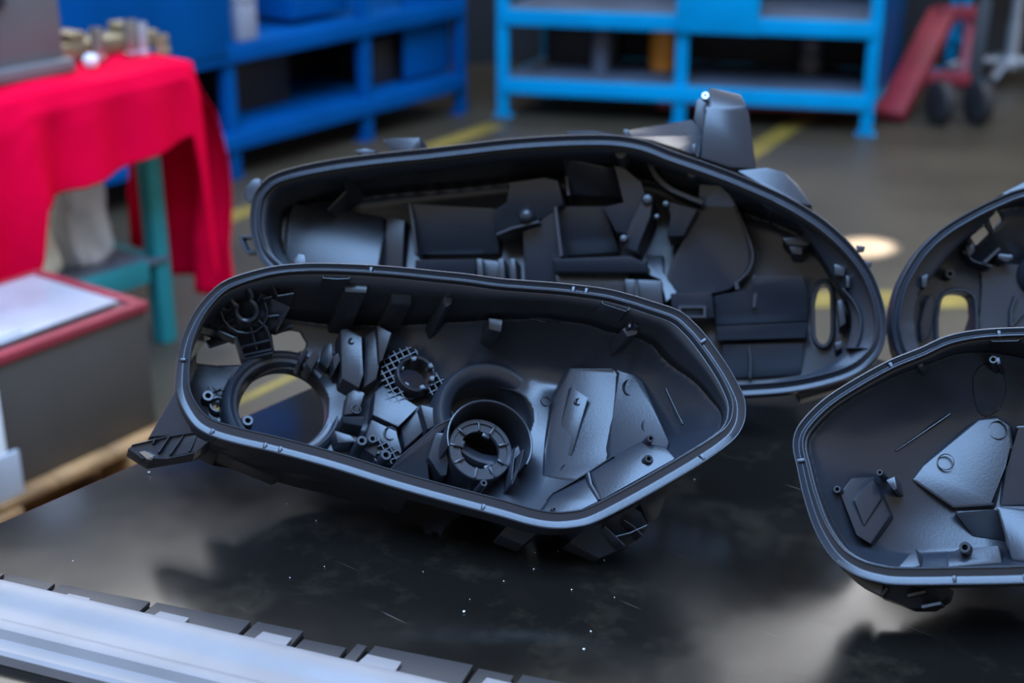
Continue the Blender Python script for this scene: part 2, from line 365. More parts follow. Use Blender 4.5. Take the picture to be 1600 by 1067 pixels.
        if not holes:
            f = bm.faces.new(vf); ed = list(f.edges) + [e for v in vf for e in v.link_edges if e not in f.edges]
            ed = list(dict.fromkeys(ed))
            if bev: bmesh.ops.bevel(bm, geom=ed, offset=bev * 1e-3, segments=seg, affect='EDGES', profile=.6, clamp_overlap=True)
        else:
            loops = [[v.co.copy() for v in vf]]; hv = []
            for h in holes:
                hd = [fn(x, y) if fn else dfs[0] for x, y in h]; hp = [s.uv(x, y, d) for (x, y), d in zip(h, hd)]; hf = [bm.verts.new(s.X(p, d)) for p, d in zip(hp, hd)]; hb = [bm.verts.new(s.X(p, d + db if fn else db)) for p, d in zip(hp, hd)]; M = len(hp)
                for i in range(M): bm.faces.new((hf[i], hf[(i + 1) % M], hb[(i + 1) % M], hb[i]))
                loops.append([v.co.copy() for v in hf]); hv += hf
            allv = vf + hv; flat = [[Vector((*s.flat(c_), 0)) for c_ in l] for l in loops]
            for t in tessellate_polygon(flat):
                try: bm.faces.new([allv[i] for i in t])
                except ValueError: pass
        o = link(name, bm, m or s.m, par or s.root, 30)
        if label: o['label'] = label
        return o
    def flat(s, c): return (c[0], c[1])
    def turned(s, name, x, y, prof, seg=48, a0=0, a1=360, m=None, par=None, close=False, axis=None, px=True, dref=None):
        """profile of (radius px, depth mm) turned about the draw axis through pixel x,y seen at the first depth"""
        d0 = prof[0][1] if dref is None else dref; k = s.sc(x, y, d0) if px else 1e-3; c = s.uv(x, y, d0); vs = []; fs = []; full = abs(a1 - a0 - 360) < 1e-6; n = seg if full else seg + 1
        for r, d in prof:
            for i in range(n):
                t = math.radians(a0 + (a1 - a0) * i / seg); vs.append(s.X(c, d) + (s.e1 * math.cos(t) + s.e2 * math.sin(t)) * r * k)
        R = len(prof)
        for j in range(R - 1 + (1 if close else 0)):
            for i in range(seg):
                i2 = (i + 1) % n; j2 = (j + 1) % R; fs.append((j * n + i, j * n + i2, j2 * n + i2, j2 * n + i))
        if close and not full:
            fs.append(tuple(j * n for j in range(R))); fs.append(tuple(j * n + n - 1 for j in range(R - 1, -1, -1)))
        return raw(name, vs, fs, m or s.m, par or s.root, 35)
    def boss(s, x, y, r, df, db, name='screw_boss', hole=.45, par=None):
        return s.turned(name, x, y, [(r * hole, df + 12), (r * hole, df + .7), (r * hole * 1.15, df), (r * .92, df), (r, df + .8), (r * 1.12, db)], seg=22, par=par)
    def wall(s, name, pts, df, db, th=1.6, closed=False, par=None, bev=.4, off=2.0):
        fn = df if callable(df) else None
        if fn: df = [fn(x, y) for x, y in pts]
        dfs = s.clampd(pts, df, off); dbs = [d + db if fn else max(db, d + 1) for d in dfs]
        P = np.array([s.uv(x, y, d) for (x, y), d in zip(pts, dfs)]); N = len(P); T = np.zeros_like(P)
        for i in range(N):
            a = P[i - 1] if (closed or i > 0) else P[i]; b = P[(i + 1) % N] if (closed or i < N - 1) else P[i]; t = b - a; T[i] = t / (np.linalg.norm(t) + 1e-12)
        Nr = np.stack([-T[:, 1], T[:, 0]], 1) * th * 5e-4; b2 = bev * 1e-3; vs = []; fs = []
        for i in range(N):
            q = 1 - b2 / (th * 5e-4) if th * 5e-4 > b2 else .5
            for o, d in ((-1.15, dbs[i]), (-1, dfs[i] + bev), (-q, dfs[i]), (q, dfs[i]), (1, dfs[i] + bev), (1.15, dbs[i])): vs.append(s.X(P[i] + Nr[i] * o, d))
        for i in range(N if closed else N - 1):
            j = (i + 1) % N
            for k in range(6): fs.append((i * 6 + k, j * 6 + k, j * 6 + (k + 1) % 6, i * 6 + (k + 1) % 6))
        if not closed: fs += [tuple(range(6)), tuple((N - 1) * 6 + k for k in range(5, -1, -1))]
        return raw(name, vs, fs, s.m, par or s.root, 35)
    def lattice(s, poly, df, db, v1, v2, sp, th=.95, holes=(), name='lattice_pad'):
        q = ccw([s.uv(x, y, df) for x, y in poly]); hs = [ccw([s.uv(x, y, df) for x, y in h]) for h in holes]; c0 = np.mean(poly, 0); base = s.uv(*c0, df); vs = []; fs = []
        for va, vb in ((v1, v2), (v2, v1)):
            A = s.uv(c0[0] + va[0], c0[1] + va[1], df) - base; B = s.uv(c0[0] + vb[0], c0[1] + vb[1], df) - base; A /= np.linalg.norm(A); nB = np.linalg.norm(B)
            B = B / nB * sp * s.sc(*c0, df); st = .0008; nn = np.array([-A[1], A[0]]) * th * 5e-4
            for k in range(-14, 15):
                T = np.arange(-.09, .09, st); L = base + B * k + T[:, None] * A; m = inside(q, L)
                for h in hs: m &= ~inside(h, L)
                i = 0
                while i < len(T):
                    if m[i]:
                        j = i
                        while j + 1 < len(T) and m[j + 1]: j += 1
                        if j - i >= 2:
                            a, b = L[i], L[j]; o = len(vs)
                            for z in (db, df):
                                for p in (a - nn, a + nn, b + nn, b - nn): vs.append(s.X(p, z))
                            fs += [tuple(o + t for t in f) for f in ((0, 1, 2, 3), (4, 7, 6, 5), (0, 4, 5, 1), (1, 5, 6, 2), (2, 6, 7, 3), (3, 7, 4, 0))]
                        i = j + 1
                    else: i += 1
        return raw(name, vs, fs, s.m, s.root, 35)
    def solid(s, name, pts, faces, m=None, bev=1.0):
        """free solid: points (px, py, d)"""
        bm = bmesh.new(); v = [bm.verts.new(s.L(*p)) for p in pts]
        for f in faces: bm.faces.new([v[i] for i in f])
        if bev: bmesh.ops.bevel(bm, geom=bm.edges[:], offset=bev * 1e-3, segments=2, affect='EDGES', clamp_overlap=True)
        return link(name, bm, m or s.m, s.root, 30)
def rc(x0, y0, x1, y1): return [(x0, y0), (x1, y0), (x1, y1), (x0, y1)]
def lin(a, b): return lambda n: a + (b - a) * n

# ---------------------------------------------------------------- front housing
def front_housing():
    H = Housing('headlamp_housing', 'black headlamp housing with round bulb openings and a ribbed side arm', (-.15, .33, .93), (-.29, -.44, -.85), 870, 828, .851, 'black headlamp housings')
    out = [(276, 613), (284, 637), (300, 662), (318, 676), (343, 686), (378, 695.5), (420, 705), (470, 718), (530, 735), (606, 759), (680, 780), (777, 806), (826, 820), (862, 826), (893, 825), (926, 818), (972, 796), (1037, 760), (1102, 721), (1145, 689), (1161, 667), (1166, 646), (1164, 622), (1152, 595), (1132, 562), (1105, 525), (1085, 503), (1061, 484), (1017, 469), (984, 459), (946, 450), (882, 442), (825, 437.5), (781, 434), (730, 427), (680, 422), (620, 416), (558, 412), (490, 410.4), (436, 413.7), (389, 424), (352, 437.4), (328, 456), (304.6, 484.6), (288, 518), (279, 550), (275, 592)]
    def wf(n): return 8.5 + 8.0 * max(0, -n[1]) + 4.5 * max(0, -n[0]) + 3.0 * max(0, n[0])
    H.rim(out, wf)
    # openings
    lamp = (438, 644, 120)
    def hole(x, y, r, d): k = H.sc(x, y, d); c = H.uv(x, y, d); return circ_plane(H, c, r * k)
    def poly(ps, d): return [H.uv(x, y, d) for x, y in ps]
    holes = [hole(443, 637, 65, 112), hole(766, 653, 60, 112), hole(651, 583, 25, 100),
             poly([(304, 535), (324, 530), (334, 540), (366, 530), (378, 566), (340, 570), (306, 570)], 100),
             poly([(424, 521), (455, 512), (470, 512), (482, 526), (480, 536), (452, 548), (430, 548)], 108), hole(338, 642, 9, 108), hole(750, 703, 48, 73)]
    ctrl = [(300, 600, 95), (330, 560, 100), (345, 640, 106), (320, 520, 92), (380, 520, 100), (438, 640, 118), (400, 560, 108), (500, 560, 130), (480, 620, 122), (520, 640, 126), (547, 570, 124), (600, 620, 124), (650, 584, 124), (640, 690, 126), (720, 600, 124), (766, 655, 120), (830, 600, 120), (860, 680, 110), (880, 640, 110), (820, 730, 100),  (960, 640, 106), (1000, 640, 100), (1000, 570, 84), (1035, 600, 76), (1060, 550, 46), (1100, 590, 32), (1090, 660, 44), (1040, 690, 86), (980, 720, 72), (900, 770, 70), (540, 530, 126), (610, 540, 120), (700, 555, 114), (800, 565, 118), (870, 572, 114), (790, 500, 66), (790, 540, 102), (850, 480, 42), (850, 520, 76), (850, 555, 104), (930, 490, 42), (930, 530, 74), (930, 565, 101), (985, 500, 38), (985, 540, 64), (985, 575, 88),
            (1148, 610, 13), (1150, 640, 13), (1130, 575, 13), (1108, 543, 14), (1128, 676, 15), (1090, 524, 16), (1062, 503, 18), (1030, 497, 28), (1080, 706, 22)]
    def kf(n, X):
        bt = np.clip((-n[:, 1] - .25) / .35, 0, 1)
        return (1.5 + 1.4 * np.maximum(0, -n[:, 1]) - .5 * np.maximum(0, n[:, 0])) * np.exp((1 - bt) * 3.8)
    H.shell(ctrl, kf, holes)
    p, wl, tn, bs = H.prism, H.wall, H.turned, H.boss
    # lamp opening collar
    tn('lamp_collar', 443, 637, [(92, 112), (90, 104), (87, 101), (82, 99), (79, 100), (76, 103), (71, 104), (69, 106), (66, 120), (65, 126), (69, 127), (93, 124)], 72, close=True)
    # second opening with rear cup
    tn('lamp_collar', 766, 653, [(90, 112), (87, 104), (83, 101), (78, 101), (73, 103), (66, 106), (62, 110), (60, 126), (60, 152), (0.01, 152), (0.01, 154), (63, 154), (63, 128), (92, 122)], 72)
    # cylindrical shade and bulb socket
    tn('bulb_shade', 766, 688, [(65, 52), (66.5, 51.5), (68, 52), (68, 118), (64.5, 118), (64.5, 54)], 60, -28, 196, close=True)
    sk = tn('bulb_socket', 750, 703, [(0.01, 137), (46, 136), (46, 79), (30, 78), (30, 74), (31, 73), (42, 73), (43, 71), (49, 71), (50.5, 72), (51, 120), (49, 138), (0.01, 139)], 64, dref=73)
    k = H.sc(750, 703, 72)
    for i, a in enumerate((20, 62, 95, 140, 178, 215, 262, 300, 335)):
        t = math.radians(a); c = H.uv(750, 703, 72); c3 = H.X(c, 70.5); rd = H.e1 * math.cos(t) + H.e2 * math.sin(t); td = -H.e1 * math.sin(t) + H.e2 * math.cos(t)
        a0, a1, wd = 31 * k, 48 * k, 1.1e-3
        bm = bmesh.new(); q = [c3 + rd * a0 - td * wd, c3 + rd * a1 - td * wd, c3 + rd * a1 + td * wd, c3 + rd * a0 + td * wd]; hexa(bm, [v + H.g * .005 for v in q] + [v - H.g * .001 for v in q], .0003)
        o = link('locking_tooth', bm, H.m, sk)
    for a in (70, 165, 300):
        t = math.radians(a); c3 = H.X(H.uv(750, 703, 72), 73.5); rd = H.e1 * math.cos(t) + H.e2 * math.sin(t); td = -H.e1 * math.sin(t) + H.e2 * math.cos(t)
        q = [c3 + rd * 25 * k - td * .004, c3 + rd * 32 * k - td * .004, c3 + rd * 32 * k + td * .004, c3 + rd * 25 * k + td * .004]; bm = bmesh.new(); hexa(bm, [v + H.g * .006 for v in q] + q, .0005); link('locking_tooth', bm, H.m, sk)
    p('socket_bracket', [(669, 714), (681, 676), (698, 676), (703, 706), (698, 742), (688, 744), (680, 728)], [62, 58, 58, 60, 70, 72, 66], 118, 1.6)
    p('slanted_web', [(606, 736), (628, 711), (682, 665), (706, 652), (710, 658), (676, 684), (666, 714), (672, 752), (640, 748)], [66, 62, 55, 53, 56, 66, 74, 74, 74], 118, 1.0)
    wl('rib', [(622, 716), (655, 688), (682, 665), (708, 652)], [62, 58, 54, 52], 112, 1.5)
    # side skirts of the bulb shade
    wl('rib', [(818, 702), (812, 728), (800, 756)], [56, 60, 66], 118, 2.0)
    wl('rib', [(806, 700), (802, 722), (799, 754)], [72, 72, 72], 118, 1.6)
    # box channels on the upper wall
    p('channel_box', [(505, 418), (548, 421), (547, 435), (504, 433)], 14, 122, 1.2)
    p('channel_box', [(538, 440), (575, 442), (573, 458), (539, 456)], 24, 120, 2.2)
    p('channel_box', [(610, 455), (645, 457), (643, 477), (611, 475)], 48, 120, 2.2)
    p('channel_box', [(763, 496), (786, 498), (783, 519), (764, 514)], [60, 60, 62, 62], 128, 1.5)
    p('channel_box', [(946, 455), (986, 466), (981, 485), (941, 473)], 11, 72, 1.0)
    wl('rib', [(506, 424), (505, 434), (526, 435.5), (546, 435), (548, 424)], 8, 30, 1.4)
    wl('rib', [(946, 458), (941, 473), (944, 475), (978, 486), (983, 483), (984, 468)], 7, 30, 1.4)
    # panels
    p('panel', [(532, 514), (543, 513), (565, 525), (568, 585), (561, 606), (534, 591)], [92, 92, 90, 92, 94, 94], 124, 1.8)
    tn('pin_hole', 547.5, 537, [(3.6, 98), (3.6, 90.3), (4.6, 90.1), (5.2, 90.4), (5.2, 95)], 18)
    p('panel', [(569, 527), (589, 510), (594, 565), (588, 592), (566, 607), (571, 585)], [102, 98, 100, 102, 104, 103], 124, 1.5)
    p('panel', [(589, 507), (612, 520), (598, 562), (593, 566)], [88, 86, 92, 92], 122, 1.3)
    p('panel', [(586, 612), (600, 600), (640, 630), (655, 634), (622, 667), (582, 648)], [104, 106, 104, 100, 96, 98], 124, 1.5)
    p('panel', [(580, 655), (619, 673), (628, 706), (606, 726), (566, 700)], [92, 90, 90, 92, 94], 124, 1.5)
    p('panel', [(657, 632), (690, 640), (706, 652), (668, 671)], [86, 88, 90, 88], 124, 1.5)
    p('panel', [(627, 668), (656, 637), (666, 670), (632, 700)], [106, 102, 104, 106], 126, 1.2)
    p('panel', [(533, 650), (570, 650), (567, 667), (536, 661)], [92, 92, 98, 98], 124, 1.6)
    p('panel', [(543, 615), (556, 606), (570, 614), (560, 645), (538, 648)], [104, 103, 103, 105, 105], 124, 1.4)
    p('panel', [(522, 672), (548, 680), (556, 690), (528, 692)], [98, 98, 98, 98], 124, 1.4)
    p('panel', [(506, 540), (518, 535), (520, 560), (512, 576), (500, 566)], [108, 106, 108, 110, 110], 124, 1.2)
    for q in ([(478, 566), (494, 540), (500, 556), (486, 578)], [(466, 560), (478, 540), (482, 550), (470, 570)]): p('clip_tower', q, [84, 80, 86, 90], 118, 1.0)
    p('clip_tower', [(520, 556), (528, 551), (532, 562), (522, 580)], [92, 90, 92, 96], 120, .8)
    p('panel', [(892, 603), (919, 621), (893, 713), (866, 702)], [94, 88, 92, 98], 122, 1.6)
    tn('pin_hole', 900, 632, [(4, 98), (4, 90.4), (5, 90.0), (5.8, 90.4), (5.8, 96)], 18)
    p('panel', [(861, 664), (870, 640), (888, 612), (868, 698), (858, 694)], [104, 104, 104, 104, 104], 118, 1.0)
    # large flat pocket floor on the right
    p('pocket_floor', [(862, 624), (889, 573), (960, 574), (968, 586), (966, 620), (956, 660), (948, 700), (952, 726), (900, 752), (846, 744), (850, 706)], [110, 104, 97, 96, 98, 97, 97, 98, 108, 116, 114], 134, 4.0, seg=4)
    p('pocket_floor', [(962, 575), (992, 584), (1006, 596), (1048, 692), (1040, 712), (952, 726), (948, 702), (956, 660), (966, 622)], [104, 103, 101, 80, 76, 82, 86, 93, 99], 130, 3.5, seg=4)
    wl('rib', [(1040, 606), (1052, 632), (1067, 662)], [200] * 3, 74, 1.2)
    # ledge along the lower right edge
    p('ledge', [(866, 770), (921, 738), (937, 782), (902, 799), (872, 806), (846, 798)], [56, 54, 40, 38, 36, 40], 74, 2.0)
    p('ledge', [(922, 737), (960, 712), (1000, 690), (1040, 697), (1056, 716), (938, 782)], [48, 46, 44, 34, 26, 30], 80, 2.5)
    wl('rib', [(919, 738), (923, 756), (937, 780)], [46, 42, 30], 70, 3.0)
    wl('rib', [(893, 776), (895, 788), (903, 797)], [48, 42, 34], 70, 2.2)
    wl('rib', [(866, 769), (914, 741), (960, 711)], [53, 48, 43], 80, 1.4)
    # bosses
    for x, y, r, df, db in ((323.4, 625, 8.6, 88, 115), (385, 663.6, 8.4, 84, 118), (562, 695, 8, 82, 120), (578.5, 692, 7, 84, 120), (599.4, 717, 8.5, 80, 120), (751, 761, 5.5, 50, 100), (1010, 692, 6.5, 34, 80), (1007, 723.5, 7, 28, 80), (860, 802, 3.5, 30, 60)): bs(x, y, r, df, db)
    tn('hole_collar', 338, 642, [(9.5, 118), (9.5, 100), (10.5, 99), (12.5, 99), (13.5, 100), (13.5, 114)], 26)
    b = bs(700, 461, 8.2, 24, 50); H.prism('boss_stem', [(690, 470), (699, 452), (709, 462), (706, 475), (697, 480)], 36, 122, 3.0, draft=.5); p('rib', [(672, 468), (678, 464), (680, 476), (674, 478)], 66, 118, 1.2)
    bs(990, 514, 6, 30, 50); p('boss_stem', [(972, 514), (983, 506), (997, 508), (996, 522), (980, 526)], 38, 86, 1.2); p('rib', [(981, 502), (986, 503), (986, 512), (982, 512)], 30, 60, .6)
    tn('rib', 1070, 522, [(.01, 18), (4, 19), (7, 22), (8.5, 27), (9, 70)], 24)
    # wire clip on the upper wall
    wl('clip', [(812, 489), (826, 492), (828, 497), (852, 503), (854, 498)], [72, 70, 70, 70, 70], 84, 1.2); p('clip', [(854, 496), (872, 500), (877, 506), (858, 502)], [70, 70, 70, 70], 84, .5)
    # adjuster bracket, a slanted plate with ribs
    def da(o): return lambda x, y: 17 + .6 * (y - 440) + o
    br = p('adjuster_bracket', [(337, 470), (350, 448), (384, 442), (416, 462), (452, 479), (432, 508), (421, 516), (427, 546), (384, 562), (369, 527), (324, 513), (312, 505)], da(8), 5, 1.2, holes=[two_lobes((378, 462), (386, 484), 12.5), circ((354.5, 475), 6, 20)], off=1)
    wl('ring_rib', two_lobes((378, 462), (386, 484), 16), da(-6), 14, 4.2, True, par=br, bev=1.0, off=1)
    wl('ring_rib', circ((354.5, 475), 9, 24), da(-2), 10, 2.2, True, par=br, off=1)
    wl('ring_rib', [(345, 484), (350, 500), (360, 511), (372, 518), (386, 520), (400, 517), (411, 508), (417, 496), (418, 484), (414, 472)], da(0), 10, 2.0, par=br, off=1)
    for a, b_ in (((351, 488), (361, 485)), ((340, 513), (368, 495)), ((372, 522), (378, 500)), ((404, 500), (418, 512)), ((391, 506), (402, 546)), ((399, 476), (409, 459)), ((411, 466), (425, 463)), ((418, 494), (436, 492)), ((350, 452), (356, 464)), ((362, 448), (366, 456)), ((373, 443), (376, 450))): wl('rib', [a, b_], da(1), 8, 2.0, par=br, off=1)
    wl('rib', [(369, 525), (377, 546), (384, 562)], da(-1), 12, 2.0, par=br); wl('rib', [(414, 508), (420, 520), (427, 546)], da(-1), 12, 2.0, par=br)
    for a, b_ in (((379, 541), (421, 531)), ((383, 554), (426, 545)), ((384, 560), (427, 550)), ((432, 512), (452, 480))): wl('rib', [a, b_], da(0), 10, 2.2, par=br)
    p('panel', [(322, 531), (352, 524), (362, 530), (328, 541)], 86, 92, .8); p('panel', [(420, 514), (456, 504), (458, 510), (430, 520)], 88, 94, .8)
    wl('rib', [(313, 509), (340, 516), (369, 528)], da(4), 14, 2.0)
    wl('rib', [(424, 440), (434, 462), (459, 458)], [20, 34, 36], 60, 2.0)
    # lattice pads
    lt = [(598, 560), (618, 545), (640, 540), (654, 548), (684, 586), (694, 590), (692, 604), (676, 618), (664, 606), (652, 612), (634, 610), (632, 634), (616, 642), (600, 628), (606, 612), (594, 592)]
    H.lattice(lt, 102, 118, (5, 9), (9, -4.2), 10, holes=[circ((651, 583), 29, 30)])
    H.lattice([(580, 678), (592, 682), (606, 690), (628, 705), (620, 722), (602, 728), (584, 718), (592, 700)], 84, 94, (5, 9), (9, -4.2), 9.5, holes=[circ((599, 717), 10, 20)])
    H.lattice([(322, 604), (345, 606), (360, 622), (364, 650), (350, 658), (336, 626)], 100, 112, (5, 9), (9, -4.2), 10)
    tn('hole_collar', 651, 583, dref=100, prof=[(24, 128), (24, 102), (25, 100), (28, 99), (30, 100), (31, 116)], seg=40)
    for a in (30, 100, 160, 230, 290, 340):
        t = math.radians(a); q = [(651 + 22 * math.cos(t + s_), 583 - 20 * math.sin(t + s_)) for s_ in (-.16, .16)] + [(651 + 29 * math.cos(t + s_), 583 - 27 * math.sin(t + s_)) for s_ in (.16, -.16)]; p('locking_tooth', q, 97, 108, .6)
    # ejector marks
    for x, y, r, d in ((556, 640, 6.5, 103.5), (609, 678, 9.5, 90), (697, 648, 9, 87.5), (852, 628, 7, 100), (985, 607, 13, 92), (1017, 668, 15, 83), (884, 735, 8, 91)): tn('ejector_mark', x, y, [(r, d + 2), (r, d - .6), (r + .9, d - .6), (r + .9, d + 2)], 36)
    # stops inside the sealing groove
    for x, y in ((330, 679), (412, 697), (437, 703), (758, 791), (1090, 705), (899, 447), (919, 450), (579, 417), (1104, 531), (287, 560)):
        i = np.argmin(np.hypot(*(H.P - H.uv(x, y)).T)); c = H.P[i] - H.Nn[i] * .001; t = np.array([-H.Nn[i][1], H.Nn[i][0]]) * .0016; q = [c - t, c + t, c + t - H.Nn[i] * .0075, c - t - H.Nn[i] * .0075]
        bm = bmesh.new(); hexa(bm, [H.X(v, 6) for v in q] + [H.X(v, 1.4) for v in q], .0004); link('groove_stop', bm, H.m, H.root)
    # ---------------- outside: arm, skirt, feet
    p('arm_web', [(274, 612), (232, 684), (300, 676), (334, 688), (310, 664)], [6, 22, 20, 12, 8], 28, 1.0)
    arm = p('side_arm', [(200, 701), (207, 695), (264, 681), (309, 674), (332, 683), (319, 698), (304, 706), (262, 715), (233, 722), (219, 714)], [26, 25, 22, 18, 16, 18, 20, 24, 27, 27], 46, .8)
    for a, b_ in (((243, 684), (239, 692)), ((264, 682), (248, 706)), ((287, 679), (266, 709)), ((310, 675), (296, 704))): wl('rib', [a, ((a[0] + b_[0]) / 2, (a[1] + b_[1]) / 2), b_], 17, 34, 1.4, par=arm)
    wl('rib', [(206, 695), (264, 681), (309, 674)], [22, 17, 13], 34, 1.2, par=arm); wl('rib', [(219, 715), (262, 716), (304, 707), (330, 685)], [24, 19, 15, 13], 36, 1.2, par=arm)
    o = p('torn_tip', [(217, 706), (226, 704), (240, 711), (238, 718), (230, 717)], [22, 20, 21, 23, 22], 30, .5, m='clip_steel', par=arm); o['label'] = 'shiny torn tip of the arm'
    p('skirt', [(318, 699), (332, 688), (372, 700), (470, 722), (560, 748), (640, 772), (640, 790), (470, 752), (440, 738), (430, 746), (345, 708), (338, 711)], [40, 17, 17, 17, 17, 17, 62, 56, 46, 52, 46, 44], 74, 1.0)
    p('foot', [(800, 812), (848, 826), (818, 851), (780, 836)], [24, 22, 40, 40], 62, 1.4)
    f = p('foot', [(926, 816), (990, 792), (1002, 800), (1013, 820), (1004, 837), (980, 854), (936, 872), (889, 847)], [20, 16, 22, 40, 46, 50, 50, 42], 62, 1.2)
    wl('rib', [(945, 822), (962, 838), (976, 852)], [18, 24, 30], 46, 1.4, par=f); wl('rib', [(975, 812), (990, 822), (1004, 836)], [18, 24, 30], 46, 1.4, par=f); wl('rib', [(962, 838), (985, 832), (1011, 820)], [24, 25, 28], 46, 1.4, par=f)
    p('torn_tip', [(893, 846), (912, 842), (930, 852), (938, 868), (918, 860)], [33, 31, 31, 36, 34], 44, .6, m='clip_steel', par=f) if False else None
    p('skirt', [(1000, 786), (1044, 762), (1040, 776), (1030, 806), (1012, 818)], [18, 18, 34, 62, 60], 74, 1.0)
    p('rear_tab', [(458, 406), (466, 396), (476, 398), (478, 412), (460, 414)], 16, 40, .8)
    return H
def circ_plane(H, c, r, n=60):
    """circle about the draw axis, projected along it onto the height-field plane"""
    out = []
    for k in range(n):
        t = 2 * math.pi * k / n; v = (H.e1 * math.cos(t) + H.e2 * math.sin(t)) * r; lam = -v[2] / H.g[2]; q = v + H.g * lam; out.append(np.array([c[0] + q[0], c[1] + q[1]]))
    return out
def two_lobes(a, b, r, n=48):
    a, b = np.array(a), np.array(b); c = (a + b) / 2; out = []
    for k in range(n):
        t = 2 * math.pi * k / n; d = np.array([math.cos(t), math.sin(t)]); best = 0
        for o in (a, b):
            q = c - o; B = q @ d; D = B * B - q @ q + r * r
            if D > 0: best = max(best, -B + math.sqrt(D))
        out.append(tuple(c + d * best))
    return out
H1 = front_housing()

# ---------------------------------------------------------------- long housing behind
def flange(H, A, B, da, db, wall=40, name='inner_flange', th=2.5):
    """strip between polyline A (at the rim) and B (free edge), with a turned-in wall below B"""
    n = len(A); da = da if isinstance(da, list) else [da] * n; db = db if isinstance(db, list) else [db] * n; vs = []; fs = []
    for i in range(n):
        a, b = H.uv(*A[i], da[i]), H.uv(*B[i], db[i])
        for t in (0, .33, .66, .95): q = a + (b - a) * t; vs.append(H.X(q, da[i] + (db[i] - da[i]) * t))
        vs.append(H.X(b, db[i] + 1.2)); vs.append(H.X(b, db[i] + wall)); vs.append(H.X(b + (a - b) * .04, db[i] + wall)); vs.append(H.X(a, da[i] + 8))
    for i in range(n - 1):
        for k in range(8): fs.append((i * 8 + k, (i + 1) * 8 + k, (i + 1) * 8 + (k + 1) % 8, i * 8 + (k + 1) % 8))
    fs += [tuple(range(8)), tuple((n - 1) * 8 + k for k in range(7, -1, -1))]
    return raw(name, vs, fs, H.m, H.root, 40)
def smooth(pts, n): # open polyline resample
    P = np.array(pts, float); out = []; P = np.vstack([2 * P[0] - P[1], P, 2 * P[-1] - P[-2]])
    for i in range(1, len(P) - 2):
        a, b, c, d = P[i - 1:i + 3]
        for t in np.linspace(0, 1, 10, endpoint=False): out.append(.5 * (2 * b + (c - a) * t + (2 * a - 5 * b + 4 * c - d) * t * t + (3 * b - a - 3 * c + d) * t ** 3))
    out.append(P[-2]); out = np.array(out); s = np.concatenate([[0], np.cumsum(np.linalg.norm(np.diff(out, axis=0), axis=1))]); t = np.linspace(0, s[-1], n)
    return list(zip(np.interp(t, s, out[:, 0]), np.interp(t, s, out[:, 1])))
